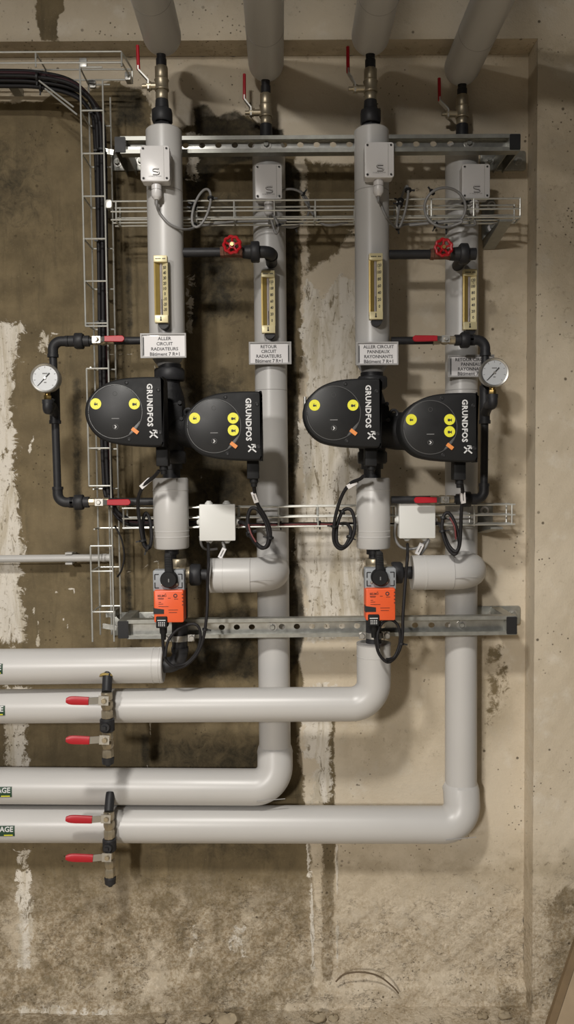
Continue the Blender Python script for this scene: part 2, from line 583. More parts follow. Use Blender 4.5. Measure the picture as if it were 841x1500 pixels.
def concrete():
    m = bpy.data.materials.new('stained_concrete')
    nt, b = nodes_of(m)
    N, L = nt.nodes, nt.links
    tc = N.new('ShaderNodeTexCoord')

    def noise(scale, detail=5, rough=0.6, st=(1, 1, 1), dist=0.0):
        mp = N.new('ShaderNodeMapping')
        mp.inputs['Scale'].default_value = st
        L.new(tc.outputs['Object'], mp.inputs[0])
        n = N.new('ShaderNodeTexNoise')
        n.inputs['Scale'].default_value = scale
        n.inputs['Detail'].default_value = detail
        n.inputs['Roughness'].default_value = rough
        n.inputs['Distortion'].default_value = dist
        L.new(mp.outputs[0], n.inputs['Vector'])
        return n.outputs['Fac']

    def math_(op, a, b_=None, c=None):
        n = N.new('ShaderNodeMath')
        n.operation = op
        for i, x in enumerate((a, b_, c)):
            if x is None:
                continue
            if isinstance(x, (int, float)):
                n.inputs[i].default_value = x
            else:
                L.new(x, n.inputs[i])
        return n.outputs[0]

    def ramp(x, a, c, lo=0.0, hi=1.0):
        n = N.new('ShaderNodeMapRange')
        n.interpolation_type = 'SMOOTHSTEP'
        n.inputs[1].default_value, n.inputs[2].default_value = a, c
        n.inputs[3].default_value, n.inputs[4].default_value = lo, hi
        L.new(x, n.inputs[0])
        return n.outputs[0]

    def mix(f, a, c):
        n = N.new('ShaderNodeMix')
        n.data_type = 'RGBA'
        for i, x in ((0, f), (6, a), (7, c)):
            if isinstance(x, tuple):
                n.inputs[i].default_value = x + (1,)
            elif isinstance(x, float):
                n.inputs[i].default_value = x
            else:
                L.new(x, n.inputs[i])
        return n.outputs[2]

    def attr(nm):
        n = N.new('ShaderNodeAttribute')
        n.attribute_name = nm
        return n.outputs['Fac']

    big = noise(2.2, 4, 0.55)
    mid = noise(9, 6, 0.65)
    fine = noise(45, 5, 0.7)
    grit = noise(160, 3, 0.7)
    streak = noise(14, 6, 0.7, (1.6, 1, 0.28), 0.6)
    ragged = noise(16, 6, 0.72, dist=0.4)
    ragged2 = noise(23, 6, 0.75, dist=0.8)

    def mask(nm, nz, amp, w=0.04):
        e = math_('MULTIPLY_ADD', math_('SUBTRACT', nz, 0.5), amp, attr(nm))
        return ramp(e, 0.5 - w, 0.5 + w)

    paint = mix(ramp(big, .3, .7), (0.60, 0.525, 0.41), (0.51, 0.435, 0.325))
    paint = mix(ramp(mid, .50, .72, 0, .6), paint, (0.66, 0.61, 0.52))
    paint = mix(ramp(fine, .56, .78, 0, .35), paint, (0.33, 0.27, 0.185))
    paint = mix(math_('MULTIPLY', attr('grime_shade'), ramp(mid, .32, .62, .15, .85)), paint, (0.26, 0.205, 0.125))
    mould = math_('MULTIPLY', math_('POWER', attr('grime_shade'), 1.5), ramp(noise(38, 5, .8), .56, .64))
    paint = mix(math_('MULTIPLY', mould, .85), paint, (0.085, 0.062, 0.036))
    bare = mix(ramp(mid, .3, .7), (0.185, 0.142, 0.078), (0.108, 0.082, 0.044))
    bare = mix(ramp(streak, .45, .75, 0, .75), bare, (0.085, 0.066, 0.037))
    bare = mix(ramp(big, .45, .7, 0, .5), bare, (0.215, 0.168, 0.098))
    bare = mix(ramp(grit, .62, .75, 0, .5), bare, (0.36, 0.30, 0.215))
    col = mix(mask('bare', ragged, 0.9, .06), paint, bare)
    vfine = noise(85, 6, .75)
    crum = mix(ramp(vfine, .40, .60), (0.33, 0.255, 0.16), (0.64, 0.555, 0.43))
    crum = mix(ramp(mid, .40, .62, .0, .4), crum, (0.30, 0.225, 0.13))
    col = mix(math_('MULTIPLY', attr('crumble'), ramp(ragged, .35, .6, .25, .75)), col, crum)
    flake = ramp(noise(6, 6, .78), .48, .60)
    col = mix(math_('MULTIPLY', math_('MULTIPLY', attr('crumble'), flake), .5), col, (0.64, 0.56, 0.44))
    crack = ramp(math_('ABSOLUTE', math_('SUBTRACT', noise(9, 7, .75, (1, 1, 2.0), 0.0), .5)), .0, .010, 1, 0)
    crack = math_('MULTIPLY', math_('MULTIPLY', crack, attr('crumble')), ramp(noise(11, 3), .5, .6))
    col = mix(math_('MULTIPLY', crack, .9), col, (0.07, 0.05, 0.03))
    damp_shade = mix(ramp(fine, .35, .7), (0.022, 0.019, 0.013), (0.062, 0.050, 0.029))  # also the colour of the painted shade
    col = mix(math_('MULTIPLY', mask('dark', ragged2, 0.6, .14), ramp(mid, .25, .6, .45, .97)), col, damp_shade)
    lime = mix(ramp(streak, .44, .64), (0.65, 0.605, 0.53), (0.47, 0.415, 0.32))
    lime = mix(ramp(fine, .55, .66, 0, .7), lime, (0.24, 0.195, 0.125))
    lime = mix(ramp(noise(30, 6, .7, (1.5, 1, .35), 1.0), .58, .64, 0, .85), lime, (0.17, 0.135, 0.08))
    col = mix(mask('lime', ragged2, 1.3, .05), col, lime)
    # small blow holes and black specks
    vo = N.new('ShaderNodeTexVoronoi')
    vo.inputs['Scale'].default_value = 17
    vo.inputs['Randomness'].default_value = 1.0
    L.new(tc.outputs['Object'], vo.inputs['Vector'])
    speck = math_('MULTIPLY', ramp(vo.outputs['Distance'], .05, .10, 1, 0), ramp(noise(3.1, 3), .42, .56))
    vo2 = N.new('ShaderNodeTexVoronoi')
    vo2.inputs['Scale'].default_value = 60
    L.new(tc.outputs['Object'], vo2.inputs['Vector'])
    speck2 = math_('MULTIPLY', ramp(vo2.outputs['Distance'], .10, .2, 1, 0), ramp(noise(4.7, 4), .52, .62))
    speck = math_('MAXIMUM', speck, speck2)
    col = mix(math_('MULTIPLY', speck, .8), col, (0.055, 0.04, 0.022))
    L.new(col, b.inputs['Base Color'])
    b.inputs['Roughness'].default_value = 0.82
    b.inputs['Specular IOR Level'].default_value = 0.3
    h = math_('MULTIPLY_ADD', fine, .5, math_('MULTIPLY', grit, .25))
    h = math_('MULTIPLY_ADD', mid, math_('MULTIPLY_ADD', attr('crumble'), 2.2, .5), h)
    h = math_('MULTIPLY_ADD', math_('MULTIPLY', vfine, attr('crumble')), 1.6, h)
    h = math_('MULTIPLY_ADD', math_('MULTIPLY', flake, attr('crumble')), .7, h)
    h = math_('MULTIPLY_ADD', crack, -1.5, h)
    h = math_('MULTIPLY_ADD', speck, -.5, h)
    h = math_('MULTIPLY_ADD', mask('lime', ragged, 1.0, .1), .35, h)
    bp = N.new('ShaderNodeBump')
    bp.inputs['Strength'].default_value = 0.55
    bp.inputs['Distance'].default_value = 0.006
    L.new(h, bp.inputs['Height'])
    L.new(bp.outputs[0], b.inputs['Normal'])
    return m


CONCRETE = concrete()


def wall_grid(name, o, u, v, nu, nv, bulge=None, extra=None):
    """grid patch o + i*u + j*v as structure, with the stain and shade attributes"""
    o, u, v = np.array(o), np.array(u), np.array(v)
    ii, jj = np.meshgrid(np.arange(nu + 1) / nu, np.arange(nv + 1) / nv, indexing='ij')
    pts = o + ii[..., None] * u + jj[..., None] * v
    pts = pts.reshape(-1, 3)
    px, py = project(pts)
    if bulge is not None:
        pts[:, 1] += bulge(px, py, pts)
    a = (np.arange(nu)[:, None] * (nv + 1) + np.arange(nv)[None, :]).reshape(-1)
    quads = np.stack([a, a + nv + 1, a + nv + 2, a + 1], 1)
    verts, faces = [tuple(p) for p in pts], [tuple(int(k) for k in q) for q in quads]
    maps = stain_shade_maps(px, py)
    if extra:
        ev, ef = extra
        n0 = len(verts)
        verts += ev
        faces += [tuple(k + n0 for k in f) for f in ef]
    me = bpy.data.meshes.new(name)
    me.from_pydata(verts, [], faces)
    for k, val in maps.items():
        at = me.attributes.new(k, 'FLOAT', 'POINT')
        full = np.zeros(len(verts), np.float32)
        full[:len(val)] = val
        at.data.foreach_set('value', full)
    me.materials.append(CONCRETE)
    me.shade_smooth()
    me.set_sharp_from_angle(angle=R(50))
    ob = bpy.data.objects.new(name, me)
    ob['kind'] = 'structure'
    C.objects.link(ob)
    return ob


def hsh(a, b, c=0.0):
    return np.sin(a * 1.7 + c) * np.sin(b * 2.3 + c * 1.3) + 0.5 * np.sin(a * 4.1 + b * 3.3 + c) + 0.35 * np.sin(a * 9.3 - b * 7.1)


def back_bulge(px, py, p):
    # footing ledge along the bottom, formwork joints, crumbling plaster low down
    led = np.clip((py - 1432 - 4 * np.sin(px / 60)) / 7, 0, 1)
    led2 = np.clip((py - 1466 - 5 * np.sin(px / 45 + 1)) / 16, 0, 1)
    y = -0.034 * led - 0.034 * led2
    crum = np.clip((py - 1280) / 60, 0, 1)
    y -= crum * 0.0035 * hsh(p[:, 0] * 22, p[:, 2] * 22)
    y -= crum * 0.003 * hsh(p[:, 0] * 61, p[:, 2] * 57, 2.0)
    for q in (522.0,):
        y += 0.004 * np.exp(-((py - q) / 3.0) ** 2)
    for q in (298.0, 342.0, 512.0, 190.0):
        y += 0.003 * np.exp(-((px - q) / 3.0) ** 2)
    y -= 0.012 * np.exp(-((px - 470) / 14.0) ** 2) * np.clip((py - 1235) / 20, 0, 1)
    return y


XL = -2.25
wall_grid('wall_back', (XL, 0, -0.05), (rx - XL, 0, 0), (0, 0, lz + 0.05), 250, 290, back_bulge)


def pier_bulge(px, py, p):
    crum = np.clip((py - 1330) / 80, 0, 1)
    return -crum * 0.004 * hsh(p[:, 0] * 31, p[:, 2] * 29) - 0.0015 * hsh(p[:, 0] * 11, p[:, 2] * 9)


wall_grid('wall_right', (rx, -RC, -0.05), (0.75, 0, 0), (0, 0, lz + 0.75 + .05), 60, 260, pier_bulge)
wall_grid('wall_right_reveal', (rx, 0, -0.05), (0, -RC, 0), (0, 0, lz + .05), 6, 200)
wall_grid('wall_lintel', (XL, -RC, lz), (rx - XL, 0, 0), (0, 0, 0.75), 220, 60)
wall_grid('wall_lintel_soffit', (XL, 0, lz), (rx - XL, 0, 0), (0, -RC, 0), 220, 6)
wall_grid('floor', (XL, 0.0, 0.0), (4.4, 0, 0), (0, -5.5, 0), 130, 130)

# ------------------------------------------------------------------ insulated pipes
D1, D2, DH = 0.26, 0.085, 0.115       # distance from the wall: supply risers, return risers, lower return runs
R1, R2 = 0.0525, 0.0515
UP = Vector((0, 0, 1))
circuits = ['radiator supply', 'radiator return', 'radiant panel supply', 'radiant panel return']


def vert(px, py, d):
    return P(px, py, d)


def overhead(px, py, d, label):
    e = P(px, py, d)
    t = thing('insulated_overhead_pipe', label, 'pipe', e, 'overhead pipes')
    rp = 0.0555
    zc = e.z + rp - .002
    prof = [(0, .002)] + [(rp * (1 - math.cos(R(q))) * .9, rp * math.sin(R(q))) for q in range(12, 91, 13)]
    back = d - rp * .85
    run = MB()
    # run towards the viewer, then up to the ceiling
    far = fillet([(e.x, -back - rp, zc), (e.x, -1.95, zc), (e.x, -1.95, zc + .5)], 0.09, 12)
    cap = [(e.x, -back - t_, zc) for t_, q in prof]
    path = [Vector(p) for p in cap] + far
    run.tube(path, [q for t_, q in prof] + [rp] * len(far), 36)
    part('insulation_jacket', run, PVC, t)
    ys = -(d + .20)
    part('jacket_seam', MB().lathe((e.x, ys, zc), FRONT, [(0, rp), (.0004, rp + .0006), (.002, rp + .0006), (.0024, rp)], 36, False), PVC_D, t)
    return t


overhead(238, 80, D1, 'grey jacketed overhead pipe dropping onto the valve above the radiator supply riser')
overhead(390, 118, D2, 'grey jacketed overhead pipe dropping onto the valve above the radiator return riser')
overhead(543, 80, D1, 'grey jacketed overhead pipe dropping onto the valve above the radiant panel supply riser')
overhead(677, 124, D2, 'grey jacketed overhead pipe dropping onto the valve above the radiant panel return riser')


def top_valve(x, ys, d, stem_y, stem_x, knee, tip, union, label):
    """ys: nipple top, hex, body, hex, black sleeve, (union nut, neck, end)"""
    b = P(x, ys[-1], d)
    X = b.x

    def q(y):
        return Vector((X, -d, P(x, y, d).z))
    t = thing('ball_valve', label, 'valve', b, 'lever ball valves under the overhead pipes')
    part('nipple', MB().lathe(q(ys[1]), UP, [(0, .0155), ((q(ys[0]) - q(ys[1])).z * .55, .0155), ((q(ys[0]) - q(ys[1])).z * .6, .0135), ((q(ys[0]) - q(ys[1])).z + .004, .0135)], 20), STEEL_B, t)
    mb = MB()
    mb.oct(q(ys[2]), q(ys[1]), .0195)
    mb.lathe(q(ys[3]), UP, [(0, .0205), (.003, .0215), (.007, .0195), ((q(ys[2]) - q(ys[3])).z - .008, .0195), ((q(ys[2]) - q(ys[3])).z - .003, .0215), ((q(ys[2]) - q(ys[3])).z, .0195)], 24)
    mb.oct(q(ys[4]), q(ys[3]), .0185)
    part('valve_body', mb, BRASS, t)
    s0 = q(stem_y)
    sx = P(stem_x, stem_y, d).x
    s1 = Vector((sx, -d, s0.z))
    part('stem', MB().lathe(s0 - Vector((.015, 0, 0)), s1 - s0, [(0, .010), ((s0 - s1).length - .026, .010), ((s0 - s1).length - .026, .0125), ((s0 - s1).length - .014, .0125), ((s0 - s1).length - .014, .006), ((s0 - s1).length + .0, .006)], 16), BRASS, t)
    k0 = Vector((sx + .004, -d, s0.z - .012))
    k1 = Vector((sx + .004, -d, s0.z + .014))
    kn = P(knee[0], knee[1], d)
    tp = P(tip[0], tip[1], d)
    lv = MB().bar(k0, k1, .024, .004, (0, 1, 0)).bar(k1, kn, .018, .004, (0, 1, 0)).bar(kn, kn.lerp(tp, .15), .018, .004, (0, 1, 0))
    l = part('lever', lv, CHROME, t)
    part('grip', MB().tube([kn, kn.lerp(tp, .02), kn.lerp(tp, .5), kn.lerp(tp, .98), tp], [.004, .0052, .0052, .005, .003], 10), RED, l, 'red vinyl lever grip')
    mb = MB().lathe(q(ys[5]), UP, [(0, .0205), ((q(ys[4]) - q(ys[5])).z, .0185)], 24)
    part('black_sleeve', mb, STEEL_B, t)
    if union:
        mb = MB().oct(q(ys[6]), q(ys[5]), .031)
        part('union_nut', mb, STEEL_B, t)
        part('union_neck', MB().hexa(q(ys[7] - 4), q(ys[6]), .023).lathe(q(ys[7] + 3), UP, [(0, .0205), ((q(ys[7] - 4) - q(ys[7] + 3)).z, .0205)], 24), STEEL_B, t)
    return t


top_valve(238, (78, 98, 116, 133, 147, 161, 180, 191), D1, 126, 216, (203, 103), (201.5, 66), True, 'brass ball valve with red lever and black union above the radiator supply riser')
top_valve(390, (117, 138, 154, 172, 183, 204), D2, 165, 366, (358, 146), (358, 108), False, 'brass ball valve with red lever above the radiator return riser, no union')
top_valve(543, (78, 101, 118, 136, 148, 162, 182, 191), D1, 130, 518, (510, 107), (509.5, 68), True, 'brass ball valve with red lever and black union above the radiant panel supply riser')
top_valve(677, (123, 140, 156, 173, 183, 204), D2, 167, 654, (644, 148), (643.5, 114), False, 'brass ball valve with red lever above the radiant panel return riser, no union')


def riser13(x0, y0, y1, ytap, x_ref, r, label):
    top = P(x0, y0, D1)
    X = P(x_ref, 400, D1).x
    a = Vector((X, -D1, top.z))
    bz = P(x_ref, y1, D1).z
    cz = P(x_ref, ytap, D1).z
    t = thing('insulated_riser', label, 'pipe', (X, -D1, cz), 'insulated supply risers')
    part('insulation_jacket', MB().lathe((X, -D1, bz), UP, [(0, r), (a.z - bz - .004, r), (a.z - bz, r - .004), (a.z - bz, .02)], 40), PVC, t)
    part('tapered_end', MB().lathe((X, -D1, cz), UP, [(0, r * .55), (bz - cz, r * .93), (bz - cz + .003, r * .93)], 40), PVC_D, t)
    for yy in (y0 + 92, y1 - 15):
        zz = P(x_ref, yy, D1).z
        part('jacket_seam', MB().lathe((X, -D1, zz), UP, [(0, r), (.0004, r + .0006), (.002, r + .0006), (.0024, r)], 40, False), PVC_D, t)
    return t


riser13(240, 191, 523, 537, 243.5, R1, 'grey jacketed riser of the radiator supply, thermometer and sign on its front')
riser13(545, 191, 534, 549, 545, 0.0505, 'grey jacketed riser of the radiant panel supply, thermometer and sign on its front')


def lower_sleeve(x, y0, y1, r, label):
    a, b = P(x, y0, D1), P(x, y1, D1)
    h = a.z - b.z
    t = thing('insulated_pipe_sleeve', label, 'pipe', b, 'short jacketed sleeves below the pumps')
    part('insulation_jacket', MB().lathe(b, UP, [(0, .02), (0, r - .003), (.004, r), (h - .004, r), (h, r - .003), (h, .02)], 40), PVC, t)
    for f in (.16, .24, .82):
        part('jacket_seam', MB().lathe(b + UP * h * f, UP, [(0, r), (.0006, r + .0009), (.003, r + .0009), (.0036, r)], 40, False), PVC, t)
    part('pipe_end', MB().lathe(b - UP * .03, UP, [(0, .014), (.012, .014), (.012, .021), (.03, .021)], 20), STEEL_B, t)


lower_sleeve(251.5, 700, 803, R1, 'short grey jacketed sleeve between radiator pump and motorised valve')
lower_sleeve(547, 700, 803, 0.0505, 'short grey jacketed sleeve between radiant panel pump and motorised valve')


def return_pipe(xr, ytop, ystub, xstub, yrun, rr, label, lab_x):
    X = P(xr, 640, D2).x
    ztop = P(xr, ytop, D2).z
    zrun = P(xr, yrun, DH).z
    t = thing('insulated_return_pipe', label, 'pipe', (X, -D2, zrun))
    zj = zrun + 0.105
    part('riser_jacket', MB().tube([(X, -D2, ztop), (X, -D2, zj - .03)], R2, 40), PVC, t)
    xl = -2.2
    k = Vector((X, -DH, zrun))
    pts = fillet([(X, -D2 - .004, zj), (X, -DH, zrun), (xl, -DH + .05, zrun + .02)], 0.066, 14)
    pts = [Vector((X, -D2, zj))] + pts
    run = part('run_jacket', MB().tube(pts, rr, 40), PVC, t)
    part('elbow_collar', MB().tube([(X, -D2, zj), (X, -D2, zj + .004)], rr + .001, 40), PVC, t)
    # seam line on the elbow, following the outside of the bend
    sp = P(xr - 22, yrun + 14, DH + rr)
    part('elbow_seam', MB().bar((sp.x, -DH - rr * .93, zrun - rr * .42), (X + rr * .55, -DH - rr * .80, zrun - rr * .34), .0014, .003), PVC_D, t)
    # side branch coming forward to the motorised valve
    zs = P(xr, ystub, D1).z
    xa = P(xstub, ystub, D1).x
    br = MB().tube(fillet([(X, -D2 - .02, zs), (X, -D1, zs), (xa, -D1, zs)], 0.075, 12), R2 + .0005, 40)
    b = part('branch_jacket', br, PVC, t)
    part('jacket_seam', MB().lathe((xa + .036, -D1, zs), (1, 0, 0), [(0, R2), (.0006, R2 + .0016), (.004, R2 + .0016), (.0046, R2)], 40, False), PVC, b)
    part('jacket_seam', MB().lathe((xa + .12, -D1, zs), (1, 0, 0), [(0, R2), (.0004, R2 + .0011), (.0016, R2 + .0011), (.002, R2)], 40, False), PVC_D, b)
    part('jacket_seam', MB().bar((xa + .12, -D1 - R2 * .985, zs - .012), (X - .005, -D1 - R2 * .96, zs - .008), .0013, .003), PVC_D, b)
    for yy in (ytop + 110, 573):
        zz = P(xr, yy, D2).z
        part('jacket_seam', MB().lathe((X, -D2, zz), UP, [(0, R2), (.0004, R2 + .0006), (.002, R2 + .0006), (.0024, R2)], 40, False), PVC_D, t)
    # steel inside the end of the branch, and the sticker at the far left
    part('branch_pipe_end', MB().tube([(xa - .012, -D1, zs), (xa + .02, -D1, zs)], .019, 20), STEEL_B, b)
    sticker(run, lab_x, P(lab_x, yrun, DH + rr).x, zrun + .02 * (X + .87) / (X + 2.2), DH + .0015 - .05 * (X + .87) / (X + 2.2), rr, t)
    return t, X, zrun


def curved_patch(mb, x0, x1, zc, d, r, a0, a1, n=6):
    """rectangle wrapped on a horizontal pipe; angles measured up from the viewer direction"""
    vs, fs = [], []
    for i in range(n + 1):
        a = a0 + (a1 - a0) * i / n
        for x in (x0, x1):
            vs.append((x, -d - r * math.cos(a), zc + r * math.sin(a)))
    for i in range(n):
        fs.append((2 * i, 2 * i + 1, 2 * i + 3, 2 * i + 2))
    return mb.add(vs, fs)


def sticker(par, px, xr, zc, d, r, t):
    w = .135
    o = part('pipe_label', curved_patch(MB(), xr - w, xr, zc, d, r + .0008, R(-14), R(19)), GREEN, t, 'green pipe label with white lettering')
    mb = letters(MB(), 'CHAUFFAGE', (0, 0, 0), w * .94, .0165, bold=.02)
    out = MB()
    out.f = mb.f
    for v in mb.v:
        a = (v.z + r * R(8.5)) / r
        out.v.append(Vector((xr - w / 2 + v.x, -d - (r + .0016) * math.cos(a), zc + (r + .0016) * math.sin(a))))
    part('lettering', out, INK_W, o)
    part('fine_print', curved_patch(MB(), xr - .034, xr - .006, zc, d, r + .0014, R(-12), R(-8.5), 2), YELLOW, o)


t2, X2, Z2 = return_pipe(398, 215, 842, 308, 1153, 0.0575, 'grey jacketed return pipe of the radiator circuit, turning left above the lowest run', 14)
t4, X4, Z4 = return_pipe(676, 215, 838, 603, 1208, 0.0585, 'grey jacketed return pipe of the radiant panel circuit ending in the lowest run', 17)


def supply_run_a():
    e = P(240, 974, D1)
    t = thing('insulated_supply_pipe', 'grey jacketed supply pipe ending flat below the left orange actuator', 'pipe', e)
    part('run_jacket', MB().lathe((-2.2, -D1, e.z), (1, 0, 0), [(0, .02), (0, .0535), (e.x + 2.2 - .003, .0535), (e.x + 2.2, .051), (e.x + 2.2, .02)], 40), PVC, t)
    for o in (.012, .032):
        part('jacket_seam', MB().lathe((e.x - o, -D1, e.z), (1, 0, 0), [(0, .0535), (.0006, .0545), (.003, .0545), (.0036, .0535)], 40, False), PVC, t)
    a = P(263, 912, D1)
    pts = fillet([(a.x, -D1, a.z), (a.x, -D1, e.z), (e.x - .01, -D1, e.z)], .036, 10)
    part('steel_elbow', MB().tube(pts, .0235, 24), STEEL_B, t)
    part('elbow_collar', MB().lathe((a.x, -D1, e.z + .04), UP, [(0, .026), (.014, .026)], 24), STEEL_B, t)
    sticker(None, 6, P(4, 965, D1 + .05).x, e.z + .004, D1, .0535, t)


def supply_run_b():
    X = P(547.5, 960, D1).x
    zt, z = P(548, 942, D1).z, P(548, 1031, D1).z
    t = thing('insulated_supply_pipe', 'grey jacketed supply pipe bending up to the right orange actuator', 'pipe', (X, -D1, z))
    part('run_jacket', MB().tube(fillet([(-2.2, -.186, z - .009), (X, -D1, z), (X, -D1, zt)], .07, 14), .0515, 40), PVC, t)
    part('end_ring', MB().lathe((X, -D1, zt - .003), UP, [(0, .0517), (.004, .0517), (.004, .02)], 40), PVC_D, t)
    part('jacket_seam', MB().lathe((X, -D1, P(548, 961, D1).z), UP, [(0, .0515), (.0004, .0524), (.002, .0524), (.0024, .0515)], 40, False), PVC, t)
    part('steel_pipe', MB().tube([(X, -D1, zt - .02), (X, -D1, P(548, 908, D1).z)], .0235, 24), STEEL_B, t)
    sticker(None, 8, P(7, 1023, .277).x, z - .004, .2285, .0515, t)


supply_run_a()
supply_run_b()

# ------------------------------------------------------------------ twin circulation pumps
DP = 0.47
HEAD = [(239, 560), (238, 556), (235, 553.5), (225, 553), (210, 553), (188.5, 554), (169, 557), (151, 564), (137, 575), (128, 586), (124.6, 599), (125, 611),
        (129.6, 624), (138.5, 636), (151, 645), (169, 650), (190, 652.5), (217, 654), (232, 654), (237, 651.5), (239.5, 647)]


def pump_head(root, cx, cy, two, cable_x):
    """control box of one pump head; (cx, cy) photo position of the display centre"""
    o = P(cx, cy, DP)
    k = M(1, DP)

    def L(x, y):
        return (o.x + (x - 169) * k, o.z - (y - 603) * k)
    # smooth outline
    pts = [Vector((x, y, 0)) for x, y in HEAD]
    out = spline(pts, 3, True)
    poly = [L(p.x, p.y) for p in out]
    box = part('control_box', MB().prism(poly, DP - .075, DP, .006), BLACK_P, root, angle=50)
    inner = [(o.x + (x - o.x) * .965 + .002, o.z + (z - o.z) * .965) for x, z in poly]
    part('control_box_base', MB().prism(inner, DP - .105, DP - .0755), IRON_B, root)
    r = 39 * k
    part('display_rim', MB().torus((o.x, -DP - .0002, o.z), FRONT, r, .0011, 64, 6), RIM, box)
    part('display_cover', MB().lathe((o.x, -DP + .001, o.z), FRONT, [(0, r - .001), (.0018, r - .001), (.0026, r - .003)], 64), DISC_P, box)
    part('glossy_arc', MB().prism([(o.x + math.cos(R(a)) * rr, o.z + math.sin(R(a)) * rr) for a, rr in
                                   [(-60 + 3 * i, r - .0012) for i in range(14)] + [(-21 - 3 * i, r - .0012 - .006 * math.sin(PI * (i + .3) / 13.6)) for i in range(14)]], DP + .0014, DP + .0020), RIM, box)
    for sx, sy in ((186, 561), (232, 572), (132, 603.5), (188, 643.5), (233.6, 634)):
        x, z = L(sx, sy)
        part('screw', MB().lathe((x, -DP + .0005, z), FRONT, [(0, .0055), (.0016, .0055), (.002, .0045), (.0006, .003)], 14), RUBBER, box)
    dots = [(141, 591.5, 0), (197, 592, 1)] + ([(197, 609.5, 1)] if two else [])
    for sx, sy, kind in dots:
        x, z = L(sx, sy)
        st = part('sticker', MB().lathe((x, -DP - .0016, z), FRONT, [(0, 8 * k), (.0008, 8 * k)], 28), YELLOW, box, 'round yellow sticker with pump pictogram')
        mb = MB()
        s = .0052 if kind else .0042
        y1 = DP + .0031
        mb.prism(rrect(x - s * .45, z - s * .25, s * 1.15, s * 1.3, s * .2), DP + .002, y1)
        mb.prism(rrect(x + s * .45, z - s * .25, s * .7, s * .7, s * .1), DP + .002, y1)
        mb.prism(rrect(x + s * .95, z - s * .25, s * .35, s * 1.5, s * .1), DP + .002, y1)
        if not kind:
            mb.prism(rrect(x - s * .3, z + s * .95, s * 1.1, s * .12, s * .03), DP + .002, y1)
        part('pictogram', mb, INK, st)
    x, z = L(219.5, 594)
    part('lettering', letters(MB(), 'GRUNDFOS', (x, -DP - .0008, z), 62 * k, 8.6 * k, (0, 0, -1), (1, 0, 0), .035, 1.1), INK_W, box, 'pale sideways lettering')
    x, z = L(224, 636)
    mb = MB()
    e = -DP - .0004
    mb.bar((x - 5.5 * k, e, z + 4 * k), (x + 6 * k, e, z - 5.5 * k), 2.0 * k, .0012, (0, 0, 1))
    mb.bar((x - 5.5 * k, e, z - 5 * k), (x + 4.5 * k, e, z + 4.5 * k), 2.0 * k, .0012, (0, 0, 1))
    mb.bar((x - 1 * k, e, z + 5.6 * k), (x + 5 * k, e, z + 5.0 * k), 1.6 * k, .0012, (0, 0, 1))
    mb.bar((x + 4.6 * k, e, z + 5.2 * k), (x + 5 * k, e, z + 0.8 * k), 1.5 * k, .0012, (1, 0, 0))
    part('emblem', mb, INK_W, box)
    x, z = L(197.4, 631)
    part('orange_tab', MB().prism(rotz_poly(rrect(x, z, 11 * k, 5.4 * k, .001), x, z, R(-38)), DP, DP + .0038), ORANGE_T, box, 'orange plastic tab')
    x, z = L(169, 613)
    part('fine_print', MB().box((x, -DP - .0017, z), (11 * k, .0006, 1.2 * k)), INK_G, box)
    x, z = L(169, 625)
    part('arrow_button', MB().torus((x, -DP - .0018, z), FRONT, 3.8 * k, .0005, 24, 4), INK_G, box)
    part('arrow_mark', MB().bar((x - 1.2 * k, -DP - .0022, z + 2.2 * k), (x + 1.4 * k, -DP - .0022, z), 1.3 * k, .0006, (0, 0, 1)).bar((x - 1.2 * k, -DP - .0022, z - 2.2 * k), (x + 1.4 * k, -DP - .0022, z), 1.3 * k, .0006, (0, 0, 1)), INK_W, box)
    part('button_mark', MB().torus(L3(L(169, 577), DP + .0018), FRONT, 3.0 * k, .0004, 20, 4), RIM, box)
    # motor behind the box and cable gland under its corner
    mcen = Vector((o.x + 6 * k, 0, o.z))
    part('motor', MB().lathe((mcen.x, -D1 - .0, mcen.z), FRONT, [(0, .052), (.03, .058), (.035, .066), (.05, .066), (.055, .058), (.115, .058)], 32), IRON_B, root)
    gx, gz = L(*cable_x)
    g = MB().prism(rrect(gx, gz + .004, 18 * k, 30 * k, .004), DP - .085, DP - .045, .003)
    g.lathe((gx + .002, -DP + .062, gz - .022), -UP, [(0, .012), (.012, .012), (.014, .0095), (.024, .0085)], 16)
    part('cable_gland', g, BLACK_P, root)
    return o


def L3(xz, d):
    return Vector((xz[0], -d, xz[1]))


